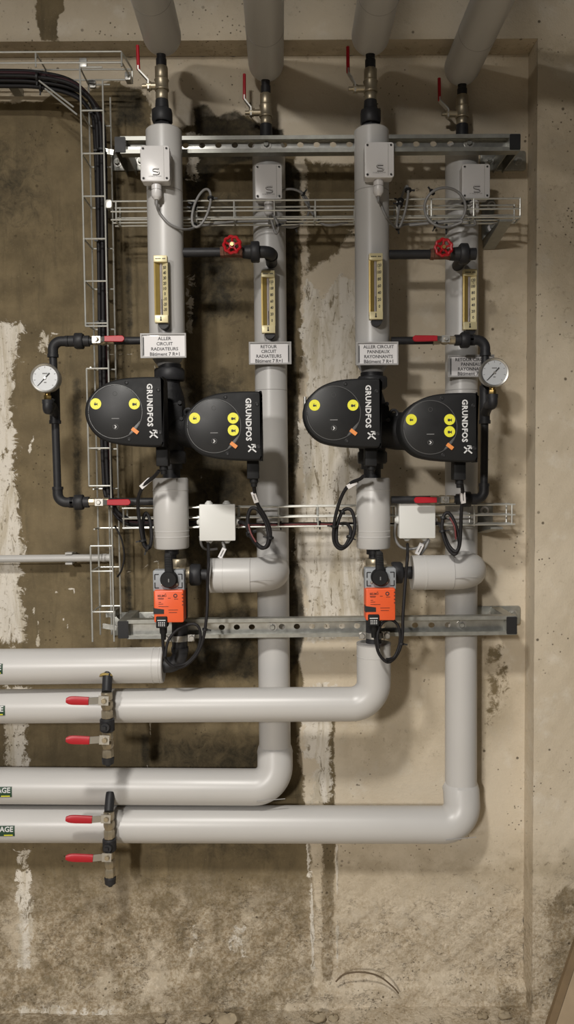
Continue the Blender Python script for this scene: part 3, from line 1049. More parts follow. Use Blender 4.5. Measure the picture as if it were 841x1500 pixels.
def twin_pump(ax, heads, label, ytop, ybot):
    X = P(ax, 610, D1).x
    z0, z1 = P(ax, ybot, D1).z, P(ax, ytop, D1).z
    t = thing('twin_circulation_pump', label, 'pump', (X, -D1, z0), 'twin circulation pumps')
    os = [pump_head(t, h[0], h[1], h[2], h[3]) for h in heads]
    h = z1 - z0
    body = MB().lathe((X, -D1, z0), UP, [(0, .024), (h * .12, .024), (h * .16, .030), (h * .30, .042), (h * .5, .048), (h * .72, .042), (h * .84, .030), (h, .026)], 28)
    for o in os:
        body.tube([(X, -D1 - .01, (o.z + z0 + h / 2) / 2), ((X + o.x) / 2, -D1 - .02, o.z), (o.x + (.02 if o.x < X else -.005), -D1 - .03, o.z)], [.050, .055, .060], 24)
    part('volute_housing', body, IRON_B, t)
    # flap housing plate with its raised number and bolts between the heads
    zc = (os[0].z + os[1].z) / 2
    pl = rrect(X + .006, zc + .022, .075, .072, .014)
    part('cover_plate', MB().prism(pl, D1 + .03, D1 + .062, .004), IRON_B, t)
    bolts = MB()
    for bx, bz in ((-.018, .045), (.03, .046), (-.016, -.006), (.034, .0)):
        part('bolt', MB().hexa((X + .006 + bx, -D1 - .055, zc + .01 + bz), (X + .006 + bx, -D1 - .068, zc + .01 + bz), .0065), STEEL_B, t)
    part('lifting_lug', MB().torus((X + .058, -D1 - .05, zc + .028), FRONT, .011, .0045, 20, 8), STEEL_B, t)
    part('union_nut', MB().oct((X, -D1, z1 - .042), (X, -D1, z1 - .006), .047), STEEL_B, t)
    part('union_nut', MB().oct((X, -D1, z0 + .042), (X, -D1, z0 + .080), .046), STEEL_B, t)
    if ax > 400:
        v0 = P(447, 600, .36)
        part('vent_screw', MB().tube([v0 + Vector((.02, 0, 0)), v0], .007, 12).hexa(v0 + Vector((0, 0, -.004)), v0 - UP * .026, .009).tube([v0 + UP * .002, v0 + UP * .036], .0045, 10), CHROME, t, 'small bright vent screw')
    part('pipe_end', MB().lathe((X, -D1, z1 - .006), UP, [(0, .034), (.012, .034), (.012, .028), (.02, .028)], 24), STEEL_B, t)
    part('pipe_end', MB().lathe((X, -D1, z0 - .004), UP, [(0, .026), (.03, .026), (.03, .033), (.046, .033)], 24), STEEL_B, t)
    return t


twin_pump(250, [(169, 603, False, (232, 670)), (313.6, 624, True, (224, 668))], 'black twin circulation pump with two control heads on the radiator supply', 537, 700)
twin_pump(545, [(489, 605, False, (226, 668)), (630.5, 626, True, (218, 668))], 'black twin circulation pump with two control heads on the radiant panel supply', 549, 700)


# ------------------------------------------------------------------ motorised mixing valves
def motor_valve(xc, xo, dx_stub, y_shift, label):
    """xc: photo x of the riser axis, xo: photo x of the orange box centre"""
    DA = 0.375
    k = M(1, DA)
    X = P(xc, 860, D1).x
    zc = P(xc, 842 + y_shift, D1).z
    t = thing('motorised_valve', label, 'valve', (X, -D1, P(xc, 912, D1).z), 'motorised three way valves')
    # brass body with three ports
    body = MB().sphere((X, -D1, zc), .036, 20)
    body.oct((X, -D1, zc + .022), (X, -D1, P(xc, 818, D1).z), .027)
    body.oct((X, -D1, zc - .095), (X, -D1, zc - .022), .027)
    body.oct((X + .02, -D1, zc), (X + .055, -D1, zc), .026)
    part('valve_body', body, BRASS, t)
    xs = P(dx_stub, 842, D1).x
    u = MB().lathe((X + .055, -D1, zc), (1, 0, 0), [(0, .016), (xs - X - .055, .016)], 20)
    part('side_port', u, STEEL_B, t)
    part('union_nut', MB().oct((xs - .058, -D1, zc), (xs - .026, -D1, zc), .034), STEEL_B, t)
    part('spindle', MB().tube([(X - .004, -D1 - .02, zc), (X - .004, -DA + .03, zc)], .016, 16), GREY_BR, t)
    bx, bz = P(xo, 851 + y_shift, DA - .02).x, P(xo, 851 + y_shift, DA - .02).z
    kk = M(1, DA - .02)
    br = part('bracket', MB().prism(rrect(bx, bz, 46 * kk, 32 * kk, .005), DA - .055, DA - .018, .003), GREY_BR, t)
    for sx in (-1, 1):
        for sz in (-1, 1):
            part('bracket_slot', MB().bar((bx + sx * 20 * kk, -DA + .0175, bz + sz * 10 * kk), (bx + sx * 20 * kk, -DA + .0175, bz + sz * 2 * kk), 1.6 * kk, .001, (1, 0, 0)).bar((bx + sx * 20 * kk, -DA + .0175, bz + sz * 10 * kk), (bx + sx * 14 * kk, -DA + .0175, bz + sz * 10 * kk), 1.4 * kk, .001, (0, 0, 1)), INK, br)
    hx, hz = P(xo - .5, 851 + y_shift, DA + .01).x, P(xo - .5, 849.5 + y_shift, DA + .01).z
    hd = MB().lathe((hx, -DA + .018, hz), FRONT, [(0, 12.5 * k), (.022, 12.5 * k), (.027, 11 * k), (.027, 4 * k)], 28)
    lever = part('lever_handle', hd, BLACK_P, t)
    part('lever_arm', MB().prism(rotz_poly([(hx - 5.5 * k, hz + 5 * k), (hx + 7 * k, hz + 5 * k), (hx + 5.5 * k, hz + 36 * k), (hx + 3.5 * k, hz + 38.5 * k), (hx - 3.5 * k, hz + 38.5 * k), (hx - 5 * k, hz + 36 * k)], hx, hz, R(1)), DA - .012, DA + .006, .003), BLACK_P, lever)
    for i in range(5):
        part('grip_rib', MB().box((hx, -DA - .006, hz + (20 + 3.4 * i) * k), (9.5 * k, .003, 1.0 * k)), BLACK_P, lever)
    part('position_mark', MB().box((hx + .5 * k, -DA - .0095, hz - 1 * k), (1.6 * k, .001, 5 * k)), INK_G, lever)
    for sx in (-9, 9):
        part('bracket_screw', MB().lathe((hx + sx * k * 1.25, -DA + .018, hz - 8 * k), FRONT, [(0, .004), (.004, .004), (.005, .003)], 12), CHROME, br)
    # orange actuator
    ox, oz = P(xo + .2, 888.5 + y_shift, DA).x, P(xo, 888.5 + y_shift, DA).z
    ac = part('actuator', MB().prism(rrect(ox, oz, 44 * k, 48 * k, .005), DA - .055, DA, .004), ORANGE, t, 'orange actuator housing')
    part('actuator_back', MB().prism(rrect(ox + 1.5 * k, oz - 1 * k, 44 * k, 47 * k, .005), DA - .075, DA - .0555), RUBBER, t)
    e = -DA - .0006
    w = MB()
    letters(w, 'BELIMO', (ox - 9.5 * k, e, oz + 16 * k), 13 * k, 3.2 * k, bold=.03)
    part('lettering', w, INK_O, ac)
    part('emblem', MB().prism([(ox - 6 * k, oz + 18 * k), (ox - 4.5 * k, oz + 19.6 * k), (ox - 3 * k, oz + 18.2 * k), (ox - 4.5 * k, oz + 18.6 * k)], DA - .0005, DA + .0006), INK_O, ac)
    fp = MB()
    for (lx, lz_, lw) in ((-11.5, 12.5, 9), (-11.5, 11, 8), (-13, 6.5, 3.5), (-11.5, 3.8, 7), (-12, .2, 6), (-5, 0, 9), (6.5, -5.2, 14), (6, -9, 12), (1, 12.5, 4), (11, 11, 6)):
        fp.box((ox + lx * k, e, oz + lz_ * k), (lw * k, .0004, .75 * k))
    part('fine_print', fp, INK_O, ac)
    part('dial', MB().lathe((ox + 10 * k, -DA + .0005, oz + 16 * k), FRONT, [(0, 3 * k), (.0014, 3 * k), (.0014, 1.8 * k), (.0004, 1.6 * k)], 20), INK, ac)
    part('latch', MB().prism([(ox - 22.6 * k, oz - 2 * k), (ox - 7 * k, oz - 4.2 * k), (ox - 7 * k, oz - 10.8 * k), (ox - 22.6 * k, oz - 11 * k)], DA - .03, DA + .0012), RUBBER, ac)
    for i in range(4):
        part('side_rib', MB().box((ox + 20.6 * k, e, oz + (18 - 5.2 * i) * k), (2.0 * k, .0008, 1.6 * k)), INK_O, ac)
    pgx, pgz = ox - 10.6 * k, oz - 23 * k
    pg = part('cable_plug', MB().prism(rrect(pgx, pgz, 16.5 * k, 17 * k, .003), DA - .03, DA + .006, .002).lathe((pgx + .002, -DA + .014, pgz - 7 * k), -UP, [(0, .0115), (.02, .0105), (.024, .008), (.040, .007)], 16), BLACK_P, t)
    mm = MB().box((pgx, -DA - .0064, pgz + 3.2 * k), (12 * k, .0006, 1.3 * k))
    for i in range(4):
        for j in range(3):
            mm.box((pgx + (-4 + 2.7 * i) * k, -DA - .0064, pgz + (-.2 - 2.3 * j) * k), (1.5 * k, .0006, 1.2 * k))
    part('plug_print', mm, INK_W, pg)
    return t, (ox, oz, pgx, pgz, DA)


mv1, mvA = motor_valve(262, 247, 307, 0, 'motorised three way valve with orange actuator on the radiator circuit')
mv2, mvB = motor_valve(548, 557.5, 602, -3, 'motorised three way valve with orange actuator on the radiant panel circuit')


# ------------------------------------------------------------------ bypass lines with red hand wheels
def bypass(x0, x1, xel, y, wheel, nutx, xret, Dret, labels):
    z = P(x0, y, D1).z
    a, b = P(x0, y, D1).x, P(x1, y, D1).x
    xe = P(xel, y, D1).x
    t = thing('bypass_pipe', labels[0], 'pipe', (a, -D1, z), 'black bypass pipes')
    part('pipe', MB().tube([(a - .03, -D1, z), (b, -D1, z)], .0135, 18), STEEL_B, t)
    nx = P(nutx, y, D1).x
    part('union_nut', MB().oct((nx - .013, -D1, z), (nx + .013, -D1, z), .031), STEEL_B, t)
    wx = P(wheel[0], wheel[1], D1 + .05)
    part('union_body', MB().lathe((wx.x + .028, -D1, z), (1, 0, 0), [(0, .018), (nx - wx.x - .04, .0215)], 20), STEEL_B, t)
    part('elbow', MB().tube(fillet([(nx + .013, -D1, z), (xe, -D1, z), (xe, -Dret - R2 + .01, z)], .024, 10), .0175, 20), STEEL_B, t)
    part('elbow_collar', MB().lathe((xe, -D1 + .034, z), (0, 1, 0), [(0, .0205), (.014, .0205)], 20), STEEL_B, t)
    g = thing('gate_valve', labels[1], 'valve', (wx.x, -D1, z), 'gate valves with red hand wheels')
    body = MB().lathe((b - .004, -D1, z), (1, 0, 0), [(0, .0165), (.010, .0175), (.012, .0155), (wx.x + .03 - b - .01, .0155), (wx.x + .03 - b, .0175), (wx.x + .034 - b, .0165)], 8)
    body.tube([(wx.x, -D1, z), (wx.x, -D1 - .035, wx.z)], .011, 14)
    part('valve_body', body, BRONZE, g)
    c = Vector((wx.x, -D1 - .05, wx.z))
    rw = M(14.5, D1 + .05)
    w = MB()
    n = 64
    ring = []
    for i in range(n):
        an = 2 * PI * i / n
        q = rw * (1 - .10 * (.5 + .5 * math.cos(9 * an)) ** 1.0) - .0045
        ring.append(c + Vector((math.cos(an) * q, 0, math.sin(an) * q)))
    w.tube(ring, .0045, 8, closed=True)
    hw = part('hand_wheel', w, RED_W, g, 'scalloped red hand wheel')
    for i in range(5):
        an = 2 * PI * i / 5 + .3
        part('spoke', MB().tube([c + Vector((math.cos(an) * .006, .004, math.sin(an) * .006)), c + Vector((math.cos(an) * (rw - .006), 0, math.sin(an) * (rw - .006)))], .0036, 8), RED_W, hw)
    part('hub', MB().lathe(c + Vector((0, .008, 0)), FRONT, [(0, .010), (.010, .009)], 20), RED_W, hw)
    part('wheel_nut', MB().hexa(c - Vector((0, .002, 0)), c - Vector((0, .009, 0)), .006), BRASS_Y, hw)
    return t


bypass(268, 325, 397, 370, (340, 358.5), 374, 397, D2, ('black steel bypass pipe with union between the radiator risers', 'bronze gate valve with red hand wheel between the radiator risers'))
bypass(571, 632, 685, 373, (650, 362.5), 679, 676, D2, ('black steel bypass pipe with union between the radiant panel risers', 'bronze gate valve with red hand wheel between the radiant panel risers'))


# ------------------------------------------------------------------ pressure gauge loops
def lever_valve(p0, p1, hx0, hx1, d, label, group, rbody=.0125):
    """small horizontal ball valve from p0 to p1 (world points), red lever from hx0 (spindle) to hx1 (tip)"""
    c = (p0 + p1) / 2
    t = thing('ball_valve', label, 'valve', c, group)
    ax = (p1 - p0)
    l = ax.length
    part('valve_body', MB().lathe(p0, ax, [(0, rbody * .92), (.001, rbody), (l * .28, rbody), (l * .34, rbody * .85), (l * .42, rbody * 1.05), (l * .58, rbody * 1.05), (l * .66, rbody * .85), (l * .72, rbody), (l - .001, rbody), (l, rbody * .92)], 8), BRASS, t)
    s0 = Vector(hx0)
    tip = Vector(hx1)
    dr = (tip - s0).normalized()
    fr = Vector((0, -1, 0))
    base = s0 + fr * .0
    sd = fr.cross(dr)
    part('stem', MB().tube([c + fr * .004 if abs((c - s0).dot(dr)) < .02 else Vector((s0.x, c.y, s0.z)), s0 + fr * .004], .007, 12), BRASS, t)
    lv = MB().bar(s0 - dr * .011, s0 + dr * .013, .020, .003, sd)
    k1 = s0 + dr * .013
    k2 = s0 + dr * .028 + fr * .010
    lv.bar(k1, k2, .015, .003, sd)
    lv.bar(k2, k2 + dr * .02, .015, .003, sd)
    le = part('lever', lv, CHROME, t)
    part('lever_nut', MB().hexa(s0 + fr * .001, s0 + fr * .007, .0065), CHROME, le)
    e = tip + fr * .010
    ln = (e - k2).length
    # flat rounded grip
    n = 8
    prof = []
    poly = [(-.0005, -.0078), (ln * .15, -.0084), (ln * .75, -.0092)] + [(ln - .0092 + .0092 * math.cos(R(a)), .0092 * math.sin(R(a))) for a in range(-80, 81, 20)] + [(ln * .75, .0092), (ln * .15, .0084), (-.0005, .0078)]
    mb = MB()
    m_ = len(poly)
    vs = []
    for th, ins in ((-.004, .0015), (-.0025, 0), (.0025, 0), (.004, .0015)):
        for (u, w) in poly:
            f = 1 - ins / .009
            vs.append(k2 + dr * (ln * .5 + (u - ln * .5) * (1 - ins / ln)) + sd * (w * f) + fr * th)
    fs = []
    for r_ in range(3):
        for i in range(m_):
            j = (i + 1) % m_
            fs.append((r_ * m_ + i, r_ * m_ + j, (r_ + 1) * m_ + j, (r_ + 1) * m_ + i))
    fs += [tuple(range(m_)), tuple(reversed(range(3 * m_, 4 * m_)))]
    mb.add(vs, fs)
    part('grip', mb, RED, le, 'red vinyl lever grip')
    return t


def gauge(px, py, d, rpx, label):
    c = P(px, py, d)
    r = M(rpx, d)
    t = thing('pressure_gauge', label, 'gauge', c - UP * (r + .03), 'round pressure gauges')
    case = part('case', MB().lathe((c.x, -d + .03, c.z), FRONT, [(0, r * .85), (.004, r * .92), (.028, r * .92), (.028, r * .97), (.034, r), (.038, r * .985), (.041, r * .93), (.039, r * .84), (.035, r * .82)], 48), CHROME, t)
    part('dial_face', MB().lathe((c.x, -d - .005, c.z), FRONT, [(0, r * .83), (.0012, r * .825)], 48), DIAL, t)
    tk = MB()
    e = -d - .0066
    for i in range(9):
        a = R(225 - 270 * i / 8)
        tk.bar((c.x + math.cos(a) * r * .66, e, c.z + math.sin(a) * r * .66), (c.x + math.cos(a) * r * .77, e, c.z + math.sin(a) * r * .77), .0013, .0004, (0, 0, 1) if abs(math.cos(a)) > .7 else (1, 0, 0))
    part('dial_marks', tk, INK_G, case)
    part('fine_print', MB().box((c.x, e, c.z + r * .3), (r * .34, .0004, r * .07)).box((c.x, e, c.z - r * .3), (r * .16, .0004, r * .07)), INK_G, case)
    a = R(226)
    tip = c + Vector((math.cos(a) * r * .72, 0, math.sin(a) * r * .72))
    tail = c - Vector((math.cos(a) * r * .45, 0, math.sin(a) * r * .45))
    sdv = Vector((-math.sin(a), 0, math.cos(a)))
    nd = MB().prism([(tip.x + sdv.x * .0006, tip.z + sdv.z * .0006), (tail.x + sdv.x * .0016, tail.z + sdv.z * .0016), (tail.x - sdv.x * .0016, tail.z - sdv.z * .0016), (tip.x - sdv.x * .0006, tip.z - sdv.z * .0006)], d + .0075, d + .0085)
    part('needle', nd, INK, case)
    part('needle_hub', MB().lathe((c.x, -d - .007, c.z), FRONT, [(0, r * .09), (.003, r * .08)], 16), CHROME, case)
    # threaded socket down from the case
    part('socket', MB().tube([(c.x, -d + .014, c.z - r * .85), (c.x, -d + .014, c.z - r * .85 - .012)], .008, 12).hexa((c.x, -d + .014, c.z - r * .85 - .024), (c.x, -d + .014, c.z - r * .85 - .011), .0105), BRASS_Y, t)
    return c, r


def gauge_loop(pts, gpx, gpy, side, labels, dx=.0):
    """pts photo: riser start, valve a, nut, corner, lower corner, nut, valve, end"""
    (xs, y0), (xva, xvb), xn, (xc, yc), (xd, yd), xn2, (xwa, xwb), xe = pts
    d = D1
    z0 = P(xs, y0, d).z
    c0 = P(xc, yc, d)
    c1 = P(xd, yd, d)
    z0 = c0.z
    z1 = c1.z
    s = 1 if xc < xs else -1          # direction from corner back to the riser
    t = thing('gauge_pipe', labels[0], 'pipe', (c1.x, -d, z1), 'black gauge loops')
    xN, xN2 = P(xn, yc, d).x, P(xn2, yd, d).x
    va, vb = P(xva, yc, d).x, P(xvb, yc, d).x
    wa, wb = P(xwa, yd, d).x, P(xwb, yd, d).x
    loop = fillet([(va, -d, z0), (c0.x, -d, z0), (c1.x, -d, z1), (wa, -d, z1)], .028, 10)
    part('pipe', MB().tube(loop, .0115, 18), STEEL_B, t)
    for cc, z, vz in ((c0, z0, -1), (c1, z1, 1)):
        el = fillet([(cc.x + s * .042, -d, z), (cc.x, -d, z), (cc.x + (c1.x - c0.x) * (.042 / (z0 - z1)) * (1 if vz < 0 else -1), -d, z + vz * .042)], .026, 10)
        part('elbow', MB().tube(el, .0150, 18), STEEL_B, t)
        part('elbow_collar', MB().tube([(cc.x, -d, z + vz * .038), (cc.x, -d, z + vz * .047)], .0165, 18), STEEL_B, t)
        part('elbow_collar', MB().tube([(cc.x + s * .038, -d, z), (cc.x + s * .047, -d, z)], .0165, 18), STEEL_B, t)
    for xx, z in ((xN, z0), (xN2, z1)):
        part('union_nut', MB().oct((xx - .013, -d, z), (xx + .013, -d, z), .0245), STEEL_B, t)
        part('union_neck', MB().tube([(xx - .030, -d, z), (xx + .030, -d, z)], .0165, 18), STEEL_B, t)
    xr = P(xs, yc, d).x
    part('branch_pipe', MB().tube([(vb, -d, z0), (xr, -d, z0)], .0115, 18), STEEL_B, t)
    xq = P(xe, yd, d).x
    part('branch_pipe', MB().tube([(wb, -d, z1), (xq, -d, z1)], .0115, 18), STEEL_B, t)
    # siphon tee carrying the gauge
    g, r = gauge(gpx, gpy, d + .085, 21.5, labels[3])
    zt = P(xc, 590, d).z
    mx = c0.x + (c1.x - c0.x) * (z0 - zt) / (z0 - z1)
    gs = Vector((g.x, -d - .07, g.z - r * .85 - .022))
    tee = MB().tube([(mx, -d, zt + .05), (mx, -d, zt - .055)], .0155, 18)
    part('tee', tee, STEEL_B, t)
    sw = spline([gs - UP * .004, gs - UP * .03, (mx * .5 + gs.x * .5, -d - .035, zt - .012), (mx, -d, zt - .035)], 6)
    part('siphon_elbow', MB().tube(sw, [.0115] * 2 + [.0148] * (len(sw) - 2), 18), STEEL_B, t)
    part('socket_collar', MB().tube([gs - UP * .002, gs - UP * .013], .0165, 18), STEEL_B, t)
    part('tee_collar', MB().tube([(mx, -d, zt - .052), (mx, -d, zt - .062)], .0175, 18), STEEL_B, t)
    return z0, z1, va, vb, wa, wb


z0, z1, va, vb, wa, wb = gauge_loop(((206, 500), (136, 168), 116, (77, 500), (85, 736), 116, (130, 160), 226), 67, 554, 1,
                                    ('black steel gauge loop left of the radiator supply riser, beside the wire tray', 0, 0, 'round pressure gauge on the black loop beside the vertical wire tray'))
lever_valve(Vector((va, -D1, z0)), Vector((vb, -D1, z0)), Vector((P(140, 498, D1 + .03).x, -D1 - .026, z0)), Vector((P(183, 498, D1 + .03).x, -D1 - .026, z0)), D1,
            'brass ball valve with red lever at the top of the loop beside the wire tray', 'lever valves on the gauge loops')
lever_valve(Vector((wa, -D1, z1)), Vector((wb, -D1, z1)), Vector((P(144, 735, D1 + .03).x, -D1 - .026, z1)), Vector((P(192, 735, D1 + .03).x, -D1 - .026, z1)), D1,
            'brass ball valve with red lever at the bottom of the loop beside the wire tray', 'lever valves on the gauge loops')
z0, z1, va, vb, wa, wb = gauge_loop(((573, 498), (668, 634), 681, (711, 498), (709, 731), 683, (665, 630), 573), 723.5, 546, -1,
                                    ('black steel gauge loop right of the radiant panel return riser', 0, 0, 'round pressure gauge overlapping the radiant panel return sign'))
lever_valve(Vector((va, -D1, z0)), Vector((vb, -D1, z0)), Vector((P(654, 496, D1 + .03).x, -D1 - .026, z0)), Vector((P(604, 496, D1 + .03).x, -D1 - .026, z0)), D1,
            'brass ball valve with red lever just above the radiant panel return sign', 'lever valves on the gauge loops')
lever_valve(Vector((wa, -D1, z1)), Vector((wb, -D1, z1)), Vector((P(653, 733, D1 + .03).x, -D1 - .026, z1)), Vector((P(606, 733, D1 + .03).x, -D1 - .026, z1)), D1,
            'brass ball valve with red lever above a white junction box', 'lever valves on the gauge loops')


# ------------------------------------------------------------------ thermometers, signs, sensor boxes
def thermometer(pt, pb, d, digits, label):
    """pt, pb: photo centres of the upper and lower head"""
    a, b = P(pt[0], pt[1], d), P(pb[0], pb[1], d)
    X = (a.x + b.x) / 2
    k = M(1, d)
    t = thing('thermometer', label, 'thermometer', (X, -d, b.z), 'gold industrial thermometers')
    h = a.z - b.z
    hw = 10 * k
    n = 0.010
    z0, z1 = b.z, a.z
    prof_l = [(-hw, -.004), (-hw, -.0135), (-hw * .80, -.0145), (-.0045, -.006), (-.0045, 0)]
    mb = MB()
    vs = [(X + x, -d + .014 + y, z) for z in (z0, z1) for x, y in prof_l]
    q = len(prof_l)
    mb.add(vs, [(i, (i + 1) % q, q + (i + 1) % q, q + i) for i in range(q)] + [tuple(range(q)), tuple(reversed(range(q, 2 * q)))])
    body = part('body', mb, GOLD_D, t)
    mb = MB()
    prof_r = [(.0035, 0), (.0035, -.006), (hw * .9, -.0145), (hw, -.0135), (hw, -.004)]
    vs = [(X + x, -d + .014 + y, z) for z in (z0, z1) for x, y in prof_r]
    mb.add(vs, [(i, (i + 1) % q, q + (i + 1) % q, q + i) for i in range(q)] + [tuple(range(q)), tuple(reversed(range(q, 2 * q)))])
    sc = part('scale_face', mb, GOLD_L, t)
    part('groove', MB().box((X, -d + .012, (z0 + z1) / 2), (.012, .004, h)), GLASS_T, t)
    part('glass_tube', MB().tube([(X - .0005, -d + .0095, z0 + .004), (X - .0005, -d + .0095, z1 - .004)], .0032, 12), GLASS_T, t)
    part('spirit_column', MB().tube([(X + .0003, -d + .0070, z0 + .004), (X + .0003, -d + .0070, z0 + h * .34)], .0011, 8), CABLE_K, t)
    hd = part('head', MB().prism(rrect(X, z1 + 0 * k, 19.5 * k, 9.5 * k, .0018), d - .014, d + .006, .0012), GOLD_L, t)
    m = MB()
    for i in range(9):
        if i != 5:
            m.box((X + (-6.6 + 1.65 * i) * k, -d - .0064, z1), (1.25 * k, .0005, 1.5 * k))
    part('fine_print', m, INK, hd)
    ft = part('foot', MB().prism(rrect(X, z0 - 0 * k, 19.5 * k, 11 * k, .0018), d - .014, d + .006, .0012), GOLD_L, t)
    part('foot_mark', MB().box((X - .001, -d - .0064, z0 + .3 * k), (1.6 * k, .0006, 6 * k)).box((X - .001, -d - .0064, z0 - 2 * k), (2.6 * k, .0006, 1.6 * k)), INK, ft)
    # digits on the sloping right face
    p0, p1 = Vector((.0035, -.006)), Vector((hw * .9, -.0145))
    ux2 = (p1 - p0).normalized()
    ux = Vector((ux2.x, ux2.y, 0))
    mid = (p0 + p1) / 2
    nv = Vector((ux2.y, -ux2.x, 0))
    cen = Vector((X + mid.x, -d + .014 + mid.y, 0)) + nv * .0006
    m = MB()
    zz = []
    n_ = len(digits)
    for i, s in enumerate(digits):
        z = z1 - h * (.135 + .70 * i / (n_ - 1))
        letters(m, s, cen + UP * z, {1: .0055, 2: .0108, 3: .0128}[len(s)], .0092, ux, UP, .03)
    if digits[0] == '120':
        z = z1 - h * (.135 + .70 * .45 / (n_ - 1))
        letters(m, '°C', cen + UP * z, .006, .005, ux, UP, .02)
    part('digits', m, INK, sc)
    tk = MB()
    cl = Vector((X - .0045 - .002, -d + .014 - .0068, 0))
    # stem into the riser
    part('stem', MB().tube([(X + .004, -d + .004, z0 - 6 * k), (X + .004, -d + .034, z0 - 6 * k)], .015, 20), STEEL_B, t)
    return t


DG = ['50', '40', '30', '20', '10', '0', '-10', '-20', '-30']
DH_ = ['120', '100', '80', '60', '40', '20', '0']
thermometer((234.5, 379.5), (237.5, 467.5), D1 + .085, DG, 'gold thermometer with scale up to 50 on the radiator supply riser')
thermometer((392, 401.5), (394, 482.5), D2 + .085, DH_, 'gold thermometer with scale up to 120 on the radiator return riser')
thermometer((550, 376.5), (551.5, 462.5), D1 + .085, DH_, 'gold thermometer with scale up to 120 on the radiant panel supply riser')
thermometer((689, 399.5), (688, 477.5), D2 + .085, DH_, 'gold thermometer with scale up to 120 on the radiant panel return riser')


def sign(x0, y0, x1, y1, d, lines, label, side, riser_d):
    """clear holder with a slid-in paper card"""
    a, b = P(x0, y0, d), P(x1, y1, d)
    cx, cz, w, h = (a.x + b.x) / 2, (a.z + b.z) / 2, b.x - a.x, a.z - b.z
    t = thing('circuit_sign', label, 'sign', (cx, -d, b.z), 'circuit name signs')
    part('holder', MB().prism(rrect(cx, cz, w, h, .0025), d - .006, d - .001, .001), ACRYL, t)
    f = MB()
    for s in (-1, 1):
        f.box((cx, -d - .0005, cz + s * (h / 2 - .0022)), (w, .004, .0044))
    f.box((cx + (-w / 2 + .002), -d - .0005, cz), (.004, .004, h - .009))
    f.box((cx + (w / 2 - .002), -d - .0005, cz), (.004, .004, h - .009))
    part('frame', f, ACRYL, t)
    pw = w * .90
    px = cx + side * w * .03
    cd = part('card', MB().box((px, -d - .0002, cz - h * .02), (pw, .0012, h * .84)), PAPER, t)
    part('slot', MB().box((px - side * (pw / 2 + .0018), -d - .0004, cz - h * .02), (.0026, .0012, h * .72)), INK, t)
    m = MB()
    n = len(lines)
    k = w / (x1 - x0)
    for i, (s, wp) in enumerate(lines):
        z = cz - h * .02 + h * .84 * (.5 - (i + .55) / n)
        letters(m, s, (px + (.0 if len(s) > 4 else 0), -d - .0011, z), wp * k, (4.9 if i < 3 else 5.3) * k, bold=.02)
    part('lettering', m, INK, cd)
    part('bracket', MB().box((cx + .0, -(d - .006 + riser_d) / 2, cz), (w * .3, d - .006 - riser_d + .004, .018)), PVC_D, t)
    return t


sign(205.5, 488.5, 273, 524, D1 + R1 + .02, [('ALLER', 20), ('CIRCUIT', 24), ('RADIATEURS', 40), ('Bâtiment 7 R+1', 44)], 'white sign reading ALLER CIRCUIT RADIATEURS on the riser', 1, D1 + R1)
sign(364.5, 501, 427, 533.5, D2 + R2 + .02, [('RETOUR', 24), ('CIRCUIT', 22), ('RADIATEURS', 37), ('Bâtiment 7 R+1', 40)], 'white sign reading RETOUR CIRCUIT RADIATEURS on the riser', -1, D2 + R2)
sign(522, 501, 583.5, 534.5, D1 + .0505 + .02, [('ALLER CIRCUIT', 45), ('PANNEAUX', 33), ('RAYONNANTS', 42), ('Bâtiment 7 R+1', 43)], 'white sign reading ALLER CIRCUIT PANNEAUX RAYONNANTS', 1, D1 + .0505)
sign(656, 520, 724, 552, D2 + R2 + .02, [('RETOUR CIRCUIT', 50), ('PANNEAUX', 33), ('RAYONNANTS', 42), ('Bâtiment 7 R+1', 43)], 'white sign reading RETOUR CIRCUIT PANNEAUX RAYONNANTS, half behind a gauge', 1, D2 + R2)


